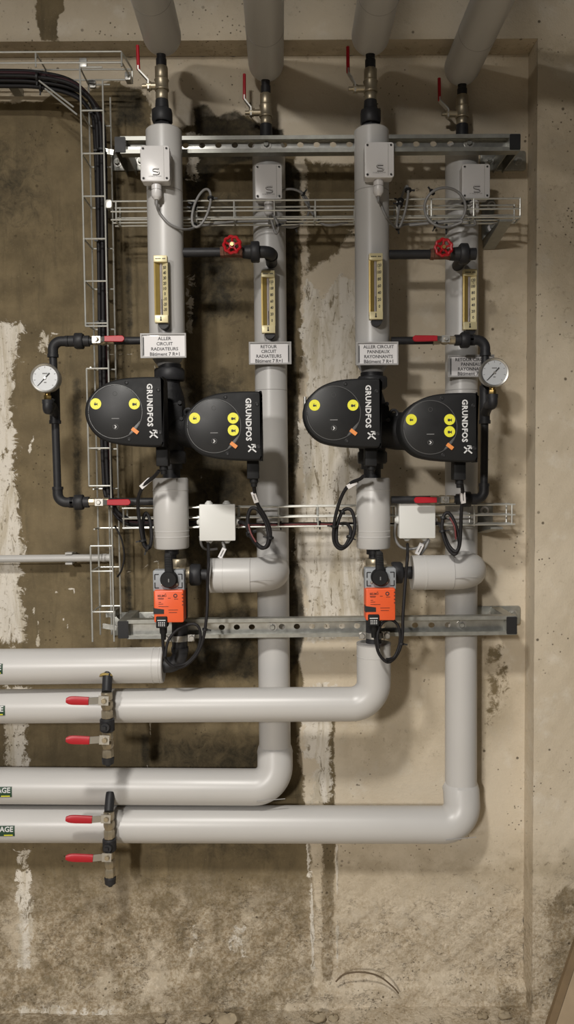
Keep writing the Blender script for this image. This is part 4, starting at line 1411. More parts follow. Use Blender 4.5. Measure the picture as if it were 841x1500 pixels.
def sensor(x0, y0, x1, y1, d, label):
    a, b = P(x0, y0, d), P(x1, y1, d)
    cx, cz, w, h = (a.x + b.x) / 2, (a.z + b.z) / 2, b.x - a.x, a.z - b.z
    k = M(1, d)
    t = thing('temperature_sensor_box', label, 'sensor', (cx, -d, b.z), 'grey sensor boxes on the risers')
    lid = part('lid', MB().prism(rrect(cx, cz, w, h, .008), d - .012, d, .0025), GREY_ABS, t)
    part('case', MB().prism(rrect(cx, cz, w * .985, h * .985, .008), d - .038, d - .0125), GREY_ABS, t)
    part('neck', MB().tube([(cx, -d + .03, cz), (cx, -d + .058, cz)], .018, 18), GREY_ABS, t)
    part('ridge', MB().box((cx + w * .30, -d - .0002, cz), (.0012, .0010, h * .9)), PVC_D, lid)
    for sx in (-1, 1):
        for sz in (-1, 1):
            c = Vector((cx + sx * (w / 2 - .0085), -d, cz + sz * (h / 2 - .0085)))
            s = part('screw', MB().lathe(c + Vector((0, .0008, 0)), FRONT, [(0, .0046), (.0016, .0046), (.0018, .0036), (.0008, .003)], 16), GREY_ABS, lid)
            part('screw_slot', MB().bar(c + Vector((-.0024, -.0005, -.0012)), c + Vector((.0024, -.0005, .0012)), .0016, .0006), INK, s)
    lx, lz_ = cx + 1.2 * k, cz - h * .23
    m = MB()

    def pl(pts, r=.0007):
        m.tube([Vector((lx + x * k, -d - .0006, lz_ + z * k)) for x, z in pts], r, 6)
    sp = [(p.x, p.y) for p in spline([Vector((x, z, 0)) for x, z in [(4.3, 3.9), (0, 4.0), (-3.4, 3.8), (-4.3, 2.2), (-3.2, .7), (0, .1), (3.2, -.6), (4.3, -2.1), (3.4, -3.7), (0, -4.0), (-4.3, -3.9)]], 4)]
    pl(sp, .0022)
    sl = MB()
    sl.tube([Vector((lx + x * k, -d - .0026, lz_ + z * k)) for x, z in sp], .0010, 6)
    part('emblem_line', sl, GREY_ABS, lid)
    part('emblem', m, INK, lid)
    part('fine_print', letters(MB(), 'S+S REGELTECHNIK', (cx, -d - .0006, cz - h * .36), 18.5 * k, 1.6 * k), INK_G, lid)
    g = Vector((cx, -d + .022, b.z))
    part('cable_gland', MB().lathe(g + UP * .002, -UP, [(0, .012), (.004, .012), (.006, .0145), (.018, .0145), (.0185, .0125), (.020, .0125), (.0205, .0150), (.036, .0150), (.041, .011), (.046, .0075)], 14), GREY_ABS, t)
    return g - UP * .044


g1 = sensor(205, 213, 249, 265.5, D1 + R1 + .048, 'grey sensor box with S emblem on the radiator supply riser')
g2 = sensor(373, 240.5, 413.5, 291.5, D2 + R2 + .048, 'grey sensor box with S emblem on the radiator return riser')
g3 = sensor(534, 208, 577.5, 260, D1 + .0505 + .048, 'grey sensor box with S emblem on the radiant panel supply riser')
g4 = sensor(677, 240, 718, 290.5, D2 + R2 + .048, 'grey sensor box with S emblem on the radiant panel return riser')


# ------------------------------------------------------------------ support rails and brackets
def rail(x0, x1, ya, yb, xslots, label, washers, yl=None):
    dw, dl = .162, .192                       # web and lip distances
    za, zb = P((x0 + x1) / 2, ya, dl).z, P((x0 + x1) / 2, yb, dl).z
    xa, xb = P(x0, ya, dl).x, P(x1, ya, dl).x
    h = za - zb
    t = thing('support_rail', label, 'rail', ((xa + xb) / 2, -dw, zb), 'galvanised support rails')
    zc = (za + zb) / 2
    hole = .0085
    zs = zc + (.009 if za > CAM_Z else -.002)
    # web built around its slotted holes
    xs = sorted(P(x, (ya + yb) / 2, dw).x for x in xslots)
    web = MB()
    prev = xa
    nseg = 12
    rect_w = .013
    for x in xs + [None]:
        nxt = xb if x is None else x - rect_w
        if nxt > prev:
            web.box(((prev + nxt) / 2, -dw, zc), (nxt - prev, .003, h * .94))
        if x is None:
            break
        # plate with an oval hole
        vs, fs = [], []
        rim = []
        for i in range(nseg * 2):
            an = 2 * PI * i / (nseg * 2)
            rim.append((x + math.cos(an) * .0098, zs + math.sin(an) * hole))
        sq = []
        for i in range(nseg * 2):
            an = 2 * PI * i / (nseg * 2)
            c, s = math.cos(an), math.sin(an)
            m_ = max(abs(c) / rect_w, abs(s) / (h * .47))
            sq.append((x + c / m_, zc + s / m_))
        for y in (-dw - .0015, -dw + .0015):
            vs += [(p[0], y, p[1]) for p in rim] + [(p[0], y, p[1]) for p in sq]
        n2 = nseg * 2
        for i in range(n2):
            j = (i + 1) % n2
            fs += [(i, j, n2 + j, n2 + i), (2 * n2 + i, 3 * n2 + i, 3 * n2 + j, 2 * n2 + j), (i, 2 * n2 + i, 2 * n2 + j, j)]
        web.add(vs, fs)
        prev = x + rect_w
    part('web', web, GALV, t)
    for s, z in ((1, za), (-1, zb)):
        part('flange', MB().box(((xa + xb) / 2, -(dw + dl) / 2, z - s * .0015), (xb - xa, dl - dw, .003)), GALV_D, t)
        part('lip', MB().box(((xa + xb) / 2, -dl, z - s * .0058), (xb - xa, .003, .0115)), GALV_D, t)
    for wx in washers:
        p = P(wx, (ya + yb) / 2, dw)
        ws = part('washer', MB().lathe((p.x, -dw - .002, zs), FRONT, [(0, .0155), (.002, .0155)], 24), CHROME, t)
        part('bolt', MB().hexa((p.x, -dw - .004, zs), (p.x, -dw - .012, zs), .0085), GALV_D, ws)
    return xa, xb, za, zb


slots_u = [x for x in range(272, 520, 24)] + [x for x in range(585, 700, 25)]
xa, xb, za, zb = rail(176, 762, 198, 223, [x for x in slots_u if abs(x - 390) > 14 and abs(x - 687) > 12], 'galvanised slotted support rail crossing the risers near the top', (390, 687))
xc_, xd_, zc_, zd_ = rail(186, 757, 905, 933, [x for x in range(325, 545, 22) if abs(x - 399) > 12] + [x for x in range(560, 700, 24) if abs(x - 676) > 12], 'galvanised slotted support rail crossing behind the orange actuators', (399, 676))


def rail_bracket(x, zr0, zr1, plate, bolts, label):
    """cantilever arm from a wall plate to the end of a rail"""
    p0, p1 = P(plate[0], plate[1], 0.004), P(plate[2], plate[3], 0.004)
    t = thing('rail_bracket', label, 'bracket', ((p0.x + p1.x) / 2, -0.004, p1.z), 'wall brackets of the rails')
    cx, cz = (p0.x + p1.x) / 2, (p0.z + p1.z) / 2
    part('wall_plate', MB().prism(rrect(cx, cz, p1.x - p0.x, p0.z - p1.z, .008), 0.0005, 0.008, .001), GALV_D, t)
    zc = (zr0 + zr1) / 2
    w, h = .030, abs(zr0 - zr1) * .86
    arm = MB()
    # U-shaped arm: two cheeks and a web
    for s in (-1, 1):
        arm.box((x + s * w / 2, -.098, zc), (.003, .190, h))
    arm.box((x, -.098, zc + h / 2), (w, .190, .003))
    part('arm', arm, GALV_D, t)
    part('end_cap', MB().prism(rrect(x, zc, w * 1.08, h * 1.05, .003), .193, .197), RUBBER, t)
    part('nut_plate', MB().bar((x - .03, -.146, zc - .004), (x - .075, -.146, zc + .004), .016, .004), GALV, t)
    for bx, by in bolts:
        p = P(bx, by, .01)
        wz = part('washer', MB().lathe((p.x, -.008, p.z), FRONT, [(0, .0135), (.0022, .0135)], 20), CHROME, t)
        part('bolt', MB().hexa((p.x, -.010, p.z), (p.x, -.020, p.z), .0085), GALV_D, wz)
    return t


rail_bracket(xa + .0, za, zb, (162, 224, 224, 250), ((206, 236), (172, 238)), 'galvanised wall bracket of the top rail next to the vertical wire tray')
rail_bracket(xb - .016, za, zb, (704, 222, 770, 250), ((717, 236), (760, 236)), 'galvanised wall bracket of the top rail by the wall corner')
rail_bracket(xc_ - .012, zc_, zd_, (165, 897, 232, 930), ((176, 914), (222, 905)), 'galvanised wall bracket of the lower rail behind the vertical wire tray')
rail_bracket(xd_ - .016, zc_, zd_, (698, 888, 762, 914), ((722, 899), (752, 899)), 'galvanised wall bracket of the lower rail by the wall corner')

# clamp rings holding the lower black pipe and supply to the rail
for xx, yy, lb in ((263, 934, 'zinc pipe clamp around the black pipe below the left orange actuator'), (548, 930, 'zinc pipe clamp around the pipe below the right orange actuator')):
    c = P(xx, yy, D1)
    t = thing('pipe_clamp', lb, 'clamp', c, 'pipe clamps on the lower rail')
    part('ring', MB().lathe(c - UP * .009, UP, [(0, .024), (0, .0265), (.018, .0265), (.018, .024)], 28, False), CHROME, t)
    for s in (-1, 1):
        e = part('ear', MB().box(c + Vector((s * .036, -.004, 0)), (.020, .010, .020)), CHROME, t)
        part('clamp_bolt', MB().hexa(c + Vector((s * .038, -.009, 0)), c + Vector((s * .038, -.020, 0)), .009), CHROME, e)
    part('stud', MB().tube([c + Vector((0, .025, 0)), c + Vector((0, D1 - .155, .0))], .005, 10), GALV, t)

# ------------------------------------------------------------------ wire basket trays
WR = .0027


def wire(t, pts, name, r=WR, rad=None):
    pts = [Vector(p) for p in pts]
    if rad and len(pts) > 2:
        pts = fillet(pts, rad, 4)
    part(name, MB().tube(pts, r, 8), WIRE, t)


def vertical_tray():
    df, db = .212, .105
    x1, x3 = P(121.5, 300, df).x, P(154, 300, df).x
    zt, zb = P(115, 88, df).z, P(139, 940, df).z
    t = thing('wire_cable_tray', 'upright wire mesh cable tray carrying the dark cable bundle', 'cable tray', (x1, -db, zb))
    gaps = [(P(120, 88, df).z, P(126, 478, df).z), (P(128, 540, df).z, P(132, 712, df).z), (P(134, 800, df).z, zb)]
    for a, b in gaps:
        wire(t, [(x1, -df, a), (x1, -df, b)], 'long_wire')
    wire(t, [(x1, -db, zt - .01), (x1, -db, zb)], 'long_wire')
    wire(t, [(x3, -df, zt - .06), (x3, -df, zb)], 'long_wire')
    wire(t, [(x3, -db, zt - .06), (x3, -db, zb)], 'long_wire')
    wire(t, [(x3 - .03, -db, P(150, 720, db).z), (x3 - .03, -db, zb)], 'long_wire')
    y = 100.5
    step = P(118, 162, df).z - P(118, 225, df).z
    z = P(118, 162, df).z
    z += step
    i = 0
    while z > zb - .02:
        front = any(b - .004 <= z <= a + .004 for a, b in gaps)
        if z < zt:
            if front:
                wire(t, [(x3, -df, z), (x1, -df, z), (x1, -db, z), (x3, -db, z)], 'cross_wire', rad=.008)
            else:
                wire(t, [(x1, -(df + db) / 2, z), (x1, -db, z), (x3, -db, z)], 'cross_wire', rad=.008)
        z -= step
        i += 1
    for yy in (478, 540, 712, 800):
        z = P(126, yy, df).z
        wire(t, [(x3, -df, z), (x1, -df, z)], 'cross_wire')
    part('splice_clip', MB().prism(rrect(P(122, 92, df).x, P(122, 92, df).z, .022, .026, .004), df - .004, df + .004, .001), CHROME, t)
    for z in (P(150, 300, db).z, P(150, 900, db).z, P(150, 560, db).z):
        part('stand_off', MB().box(((x1 + x3) / 2, -db / 2, z), (.03, db - .004, .02)), GALV_D, t)
    return x1, x3, df, db


tx1, tx3, tdf, tdb = vertical_tray()


def corner_tray():
    df, db = .215, .110
    t = thing('wire_cable_tray', 'level wire mesh tray with bent cut ends bringing cables to the upright tray', 'cable tray', P(100, 121, db))
    xl = -2.2
    z1, z2 = P(90, 76, df).z, P(90, 92, df).z
    xr = P(178, 76, df).x
    for z, d, xe in ((z1, df, xr), (z2, df, xr), (z1, db, xr + .012), (z2, db, xr + .012)):
        wire(t, [(xl, -d, z), (xe, -d, z)], 'long_wire')
    for px in (178, 52, -60, -170, -280, -390):
        x = P(px, 76, df).x
        wire(t, [(x, -df, z2 - .012), (x, -df, z1), (x + (.012 if px == 178 else 0), -db, z1), (x + (.012 if px == 178 else 0), -db, z2 - .012)], 'cross_wire', rad=.008)
    wire(t, [(xr, -df, z2), (xr + .012, -db, z2)], 'cross_wire')
    a, b = P(57, 118, db + .05), P(108, 157, db + .05)
    wire(t, [a, b], 'bent_wire')
    a, b = P(66, 130, db + .05), P(113, 168, db + .06)
    wire(t, [a, b], 'bent_wire')
    wire(t, [P(-40, 119, db + .03), P(88, 119, db + .03)], 'bent_wire', .0035)
    c = P(136, 124, db)
    part('splice_clip', MB().prism(rrect(c.x, c.z, .020, .022, .004), db - .003, db + .006, .001), CHROME, t)
    c = P(188, 113, db + .02)
    part('splice_clip', MB().prism(rrect(c.x, c.z, .018, .024, .004), db, db + .03, .001), CHROME, t)
    part('stand_off', MB().box((P(20, 100, 0.05).x, -db / 2, z1 - .02), (.03, db - .004, .02)), GALV_D, t)


corner_tray()


def level_tray(x0, x1, yt, ym, yb, df, db, crosses, label, back_from=None):
    zt, zm, zb = P(450, yt, df).z, P(450, ym, df).z, P(450, yb, df).z
    xa, xb = P(x0, yt, df).x, P(x1, yt, df).x
    t = thing('wire_cable_tray', label, 'cable tray', ((xa + xb) / 2, -db, zb))
    for z in (zt, zm, zb):
        wire(t, [(xa, -df, z), (xb, -df, z)], 'long_wire')
    for z in (zt, zm):
        wire(t, [(xa, -db, z), (xb, -db, z)], 'long_wire')
    wire(t, [(xa, -db, zb), (xb, -db, zb)], 'long_wire')
    wire(t, [(xa, -(db + df) / 2, zb), (xb, -(db + df) / 2, zb)], 'long_wire')
    for px in crosses:
        x = P(px, ym, df).x
        wire(t, [(x, -df, zt + .002), (x, -df, zb - .003), (x, -db, zb - .003), (x, -db, zt + .002)], 'cross_wire', rad=.008)
    return t, xa, xb, zt, zb


tU, ua, ub, uzt, uzb = level_tray(162, 763, 293, 308, 320, .203, .142, [170, 285, 343, 402, 462, 522, 582, 632, 694, 762], 'level wire mesh tray below the top rail, with coiled grey sensor cables')
tL, la, lb, lzt, lzb = level_tray(179, 755, 742, 757, 771, .203, .142, [181, 240, 295, 349, 408, 466, 525, 580, 635, 695, 750], 'level wire mesh tray behind the white junction boxes')
cp = P(160, 300, .205)
part('splice_clip', MB().prism(rrect(cp.x, cp.z, .020, .026, .006), .195, .215, .002), CHROME, tU)


def tray_bracket(x, px, zb, plate, ws, label):
    p0, p1 = P(plate[0], plate[1], .004), P(plate[2], plate[3], .004)
    t = thing('tray_bracket', label, 'bracket', (p0.x, -.004, p1.z), 'tray brackets')
    part('wall_plate', MB().prism(rrect((p0.x + p1.x) / 2, (p0.z + p1.z) / 2, p1.x - p0.x, p0.z - p1.z, .004), .0005, .006, .001), GALV_D, t)
    mb = MB()
    xm, wd = p0.x + .004, .038
    mb.add([(xm, -.006, zb - .008), (xm, -.205, zb - .008), (xm + wd, -.205, zb - .008), (xm + wd, -.006, zb - .008),
            (xm, -.006, zb - .042), (xm + wd, -.006, zb - .042), (xm + wd, -.205, zb - .014), (xm, -.205, zb - .014)],
           [(0, 1, 2, 3), (0, 4, 7, 1), (4, 5, 6, 7), (3, 2, 6, 5), (1, 7, 6, 2), (0, 3, 5, 4)])
    part('arm', mb, GALV_D, t)
    for bx, by in ws:
        q = P(bx, by, .008)
        w = part('washer', MB().lathe((q.x, -.006, q.z), FRONT, [(0, .0145), (.002, .0145)], 22), PAPER, t)
        part('bolt', MB().hexa((q.x, -.008, q.z), (q.x, -.017, q.z), .008), GALV_D, w)


tray_bracket(0, 0, uzb, (706, 292, 724, 352), ((720, 301), (721, 333)), 'galvanised bracket carrying the end of the upper wire tray')
tray_bracket(0, 0, lzb, (694, 738, 722, 770), ((710, 748),), 'galvanised bracket carrying the end of the lower wire tray')

# ------------------------------------------------------------------ junction boxes


def junction_box(x0, y0, x1, y1, label):
    d = .255
    a, b = P(x0, y0, d), P(x1, y1, d)
    cx, cz, w, h = (a.x + b.x) / 2, (a.z + b.z) / 2, b.x - a.x, a.z - b.z
    t = thing('junction_box', label, 'junction box', (cx, -.207, b.z), 'white junction boxes')
    part('lid', MB().prism(rrect(cx, cz, w, h, .003), d - .016, d, .002), WHITE_B, t)
    part('case', MB().prism(rrect(cx, cz, w * .97, h * .97, .003), .207, d - .0165), WHITE_B, t)
    for s in (-.25, .25):
        for u in (1, -1):
            part('grommet', MB().lathe((cx + s * w, -.226, cz + u * h * .47), UP * u, [(0, .0125), (.006, .012), (.010, .008), (.013, .006)], 16), WHITE_B, t)
    for u in (1, -1):
        part('grommet', MB().lathe((cx + u * w * .47, -.226, cz - h * .0), (u, 0, 0), [(0, .0125), (.006, .012), (.010, .008), (.013, .006)], 16), WHITE_B, t)
    return cx, cz, w, h


j1 = junction_box(291.5, 739, 345, 792, 'square white junction box on the lower tray between the radiator pump heads')
j2 = junction_box(585, 736.5, 638, 788.5, 'square white junction box on the lower tray under a red lever')


# ------------------------------------------------------------------ cables
def cable(pts, r, m, label, group, ties=(), sub=6, tag=None, seg=10, tr=None):
    path = spline([Vector(p) for p in pts], sub)
    t = thing('cable', label, 'cable', path[0], group)
    part('sheath', MB().tube(path, r, seg), m, t)
    for q in ties:
        i = min(range(len(path)), key=lambda k: (path[k] - Vector(q)).length)
        tg = (path[min(i + 1, len(path) - 1)] - path[max(i - 1, 0)]).normalized()
        c = path[i]
        rr = tr or r * 2.4
        ti = MB().lathe(c - tg * .003, tg, [(0, rr), (.006, rr)], 12)
        sd = tg.cross(FRONT)
        if sd.length < .1:
            sd = Vector((1, 0, 0))
        sd.normalize()
        ti.bar(c + sd * rr * .6, c + sd * (rr + .010), .004, .004)
        part('cable_tie', ti, RUBBER, t)
    if tag:
        a, b = P(*tag[0]), P(*tag[1])
        tgp = part('cable_tag', MB().bar(a, b, .013, .011, FRONT.cross((b - a).normalized())), PAPER, t, 'white printed cable tag')
        part('tag_print', MB().bar(a.lerp(b, .18) - Vector((0, .006, 0)), a.lerp(b, .82) - Vector((0, .006, 0)), .003, .0008, FRONT.cross((b - a).normalized())), INK_G, tgp)
    return path


# main bundle: along the corner tray, round the bend, down the upright tray
for i, (m, nm) in enumerate(((CABLE_K, 'black'), (CABLE_M, 'dark maroon'), (CABLE_K, 'black'), (CABLE_M, 'dark maroon'), (CABLE_K, 'black'))):
    o = i * 3.6
    dd = .135 + .014 * (i % 3)
    pts = [P(-500, 103 + o, dd), P(-200, 103 + o, dd), P(0, 103.5 + o, dd), P(55, 106 + o, dd), P(100, 116 + o * .8, dd), P(128, 138 + o * .3, dd), P(144 - o * .5 + 3, 168, dd), P(150 - o * .75 + 4, 220, dd),
           P(155 - o * .75 + 1, 420, dd), P(158 - o * .75, 560, dd), P(162 - o * .75, 690, dd), P(167 - o * .6, 740 - o * .4, dd + .01), P(190, 765 - o * .25, .165), P(225, 767 - o * .2, .17), P(300, 767 - o * .1, .17)]
    cable(pts, .0058, m, nm + ' slim cable in the main bundle of the upright tray', nm + ' slim cables of the main bundle',
          [P(53, 118, dd), P(147, 162, dd), P(152, 228, dd), P(156, 353, dd), P(158, 478, dd), P(161, 713, dd)] if i == 2 else (), tr=.014)
for i in range(2):
    dd = .125 + .012 * i
    pts = [P(-500, 121 + 5 * i, dd), P(-200, 121 + 5 * i, dd), P(0, 121 + 5 * i, dd), P(60, 123 + 5 * i, dd), P(105, 135 + 4 * i, dd), P(130, 160, dd), P(139 + 4 * i, 200, dd), P(146 + 4 * i, 420, dd), P(152 + 4 * i, 640, dd), P(158, 720, dd), P(180, 764, .155), P(240, 771, .16), P(300, 771, .16)]
    cable(pts, .0062, CABLE_K, 'thick black cable low in the main bundle of the upright tray', 'thick cables of the main bundle', [P(62, 131, dd)] if i else (), tr=.013)

# wires lying along the lower tray
cable([P(300, 766, .172), P(380, 768, .172), P(440, 767, .17), P(500, 767, .17), P(580, 768, .17), P(640, 766, .17)], .0042, CABLE_K, 'black wire lying along the lower wire tray', None, [P(408, 767, .17), P(466, 767, .17)], tr=.009)
cable([P(300, 770, .185), P(400, 769, .185), P(460, 768, .185), P(500, 769, .185)], .0030, CABLE_R, 'thin red wire lying along the lower wire tray', None)


def loop(cx, cy, rx_, ry, d, n, a0=90, turns=1.0, tilt=0.0):
    out = []
    for i in range(n + 1):
        a = R(a0) + 2 * PI * turns * i / n
        u, w = rx_ * math.cos(a), ry * math.sin(a)
        out.append(P(cx + u * math.cos(tilt) - w * math.sin(tilt), cy - (u * math.sin(tilt) + w * math.cos(tilt)), d + .012 * math.sin(i * .7) + .006 * i / n))
    return out


# sensor cables
cable([g1, g1 - UP * .015, P(234, 312, D1 + .06), P(248, 328, D1 + .055), P(268, 336, D1 + .03), P(284, 334, .225)] + loop(295, 305, 11, 29, .215, 22, -110, 2.1, R(-18)) + [P(300, 330, .18), P(345, 325, .175), P(420, 324, .175)],
      .0038, CABLE_G, 'grey cable from the radiator supply sensor, coiled upright on the tray', 'grey sensor cables', [P(306, 290, .215), P(281, 296, .215), P(285, 330, .215), P(281, 305, .215)], tr=.010)
cable([g2, g2 - UP * .02, P(397, 322, .20), P(404, 342, .20), P(408, 332, .21), P(402, 318, .205)] + loop(425, 305, 28, 28, .125, 26, 200, 1.6) + [P(470, 327, .17), P(510, 326, .17)],
      .0038, CABLE_G, 'grey cable from the radiator return sensor, looped behind the tray wires', 'grey sensor cables', [P(443, 284, .125), P(430, 331, .125), P(406, 330, .20)], tr=.008)
cable([g3, g3 - UP * .015, P(558, 300, D1 + .05), P(566, 318, D1 + .045), P(577, 331, .235)] + loop(590, 303, 5, 31, .215, 20, -100, 2.0, R(-12)) + [P(600, 328, .18), P(650, 327, .175)],
      .0038, CABLE_G, 'grey cable from the radiant panel supply sensor, coiled edge-on at the tray', 'grey sensor cables', [P(597, 279, .215), P(584, 302, .215), P(582, 331, .215), P(585, 292, .215)], tr=.010)
cable([g4, g4 - UP * .012, P(695, 322, .19), P(694, 330, .185)] + loop(652, 304, 30, 29, .215, 28, -60, 2.05) + [P(600, 330, .18)],
      .0042, CABLE_G, 'grey cable from the radiant panel return sensor, coiled in a round ring', 'grey sensor cables', [P(635, 279, .215), P(678, 297, .215), P(638, 331, .215), P(654, 333, .215)], tr=.010)

# pump cables
dg = DP - .062
cable([P(232.5, 690, dg), P(226, 698, dg - .02), P(212, 710, .37), P(203, 728, .35), P(203, 752, .335), P(208, 785, .335), P(212, 800, .335), P(219, 802, .33), P(222, 785, .31), P(219, 760, .29), P(213, 752, .29), P(209, 770, .30), P(213, 800, .32)],
      .0052, CABLE_K, 'black cable from the outer radiator pump head, folded beside the sleeve', 'black pump cables', [P(208, 793, .335), P(213, 806, .33)], tag=((207, 714, .366), (220, 702, .372)), tr=.011)
cable([P(371, 701, dg), P(372, 712, dg - .01), P(374, 726, .38), P(378, 740, .36), P(389, 758, .345), P(396, 780, .335), P(392, 800, .33), P(380, 800, .325), P(367, 783, .32), P(363, 760, .315), P(368, 745, .315), P(379, 748, .32), P(391, 770, .33), P(393, 794, .335), P(384, 803, .33), P(370, 790, .31), P(360, 768, .28), P(350, 765, .23)],
      .0055, CABLE_K, 'black cable from the inner radiator pump head, coiled beside the junction box', 'black pump cables', [P(395, 788, .335), P(369, 778, .315), P(367, 783, .31)], tag=((371, 722, .386), (375.5, 735, .37)), tr=.011)
cable([P(375, 794, .347), P(368, 782, .34), P(364, 768, .33)], .0026, CABLE_R, 'thin red wire beside the coil of the inner radiator pump cable', None)
cable([P(533, 697, dg), P(527, 702, dg - .02), P(514, 708, .36), P(502, 724, .335), P(493, 750, .32), P(489, 775, .315), P(490, 795, .31), P(500, 804, .31), P(514, 792, .305), P(520, 770, .30), P(515, 748, .295), P(503, 748, .295), P(494, 770, .305), P(494, 795, .31), P(505, 800, .31), P(514, 780, .295), P(509, 768, .27), P(500, 767, .22)],
      .0052, CABLE_K, 'black cable from the outer radiant pump head, coiled on the tray before the sleeve', 'black pump cables', [P(491, 770, .31), P(512, 788, .30), P(508, 756, .295)], tag=((510, 713, .352), (523, 705, .37)), tr=.010)
cable([P(675.5, 703, dg), P(677.5, 716, dg - .012), P(678, 728, .38), P(676, 748, .36), P(675, 775, .345), P(673, 800, .335), P(666, 812, .33), P(656, 802, .325), P(648, 778, .32), P(650, 756, .315), P(658, 752, .315), P(667, 768, .32), P(673, 795, .33), P(668, 808, .335), P(657, 798, .32), P(648, 775, .29), P(643, 767, .25), P(634, 768, .225)],
      .0052, CABLE_K, 'black cable from the inner radiant pump head, coiled right of the junction box', 'black pump cables', [P(650, 778, .32), P(654, 760, .315)], tag=((677.5, 721, .388), (678.5, 736, .372)), tr=.010)
cable([P(668, 790, .348), P(666, 772, .345), P(659, 758, .335)], .0026, CABLE_R, 'thin red wire beside the coil of the inner radiant pump cable', None)

# actuator cables
ox, oz, pgx, pgz, DA = mvA
cable([(pgx + .002, -DA + .014, pgz - .045), P(239, 945, .36), P(244, 968, .355), P(262, 978, .35), P(282, 966, .35), P(296, 942, .35), P(303, 900, .35), P(304, 860, .335), P(305.5, 825, .335), P(305, 796, .245)],
      .0046, CABLE_K, 'black cable from the orange actuator on the radiator circuit up to the junction box', 'black actuator cables', [P(303, 918, .345)], tr=.008)
cable([P(242, 962, .366), P(246, 940, .36), P(258, 924, .352), P(275, 915, .345), P(289, 916, .345), P(294, 932, .345), P(288, 955, .345), P(272, 972, .35), P(255, 975, .362)],
      .0042, CABLE_K, 'black cable loop hanging below the orange actuator on the radiator circuit', 'loops below the actuators')
ox, oz, pgx, pgz, DA = mvB
cable([(pgx + .002, -DA + .014, pgz - .045), P(550, 935, .36), P(555, 957, .355), P(568, 970, .352), P(581, 960, .352), P(589, 938, .352), P(590.5, 900, .352), P(594, 850, .335), P(597, 815, .335), P(597, 797, .245)],
      .0046, CABLE_K, 'black cable from the orange actuator on the radiant circuit up to the junction box', 'black actuator cables', [P(585, 941, .352)], tr=.008)
cable([P(555, 950, .366), P(553, 930, .362), P(560, 913, .356), P(573, 908, .352), P(584, 918, .352), P(586, 940, .352), P(578, 962, .356), P(566, 966, .366)],
      .0042, CABLE_K, 'black cable loop hanging below the orange actuator on the radiant circuit', 'loops below the actuators')
cable([P(326, 794, .235), P(329, 806, .24), P(324, 818, .235), P(316, 826, .2)], .0042, CABLE_G, 'short grey tagged cable under the junction box beside the radiator pump', 'tagged cables under the junction boxes', tag=((322, 817, .25), (329, 803, .25)))
cable([P(293, 786, .222), P(296, 800, .20), P(304, 805, .17), P(318, 804, .15)], .0038, CABLE_G, 'grey cable bowing below the junction box beside the radiator pump', 'bowed cables under the junction boxes')
cable([P(580, 765, .226), P(578, 785, .21), P(587, 801, .21), P(604, 804, .21), P(616, 800, .22), P(628, 789, .232)], .0042, CABLE_G, 'grey cable bowing below the junction box under the red lever', 'bowed cables under the junction boxes')
cable([P(629, 790, .236), P(622, 804, .236), P(612, 818, .21)], .0042, CABLE_G, 'short grey tagged cable under the junction box below the red lever', 'tagged cables under the junction boxes', tag=((611, 811, .238), (618, 797, .25)))
cable([P(168, 770, .19), P(178, 790, .19), P(182, 815, .185), P(178, 835, .18), P(172, 845, .17)], .0028, CABLE_K, 'thin black cable looping below the upright tray end', None)

# ------------------------------------------------------------------ grey conduit with its clip
c0, c1 = P(-60, 817, .05), P(162, 817, .05)
t = thing('conduit', 'grey plastic conduit running along the wall behind the upright tray', 'conduit', c1)
part('tube', MB().tube([Vector((-2.2, -.05, c1.z)), Vector((c1.x, -.05, c1.z))], .0125, 20), CONDUIT, t)
part('coupling', MB().tube([Vector((P(150, 817, .05).x, -.05, c1.z)), Vector((P(157, 817, .05).x, -.05, c1.z))], .0138, 20), CONDUIT, t)
cc = P(102, 817, .05)
t = thing('conduit_clip', 'small grey plastic clip holding the conduit to the wall', 'clip', (cc.x, -.01, c1.z))
part('clip_base', MB().box((cc.x, -.019, c1.z), (.022, .034, .030)), CONDUIT, t)
for s in (-1, 1):
    part('clip_jaw', MB().box((cc.x, -.048, c1.z + s * .0165), (.022, .030, .006)), CONDUIT, t)


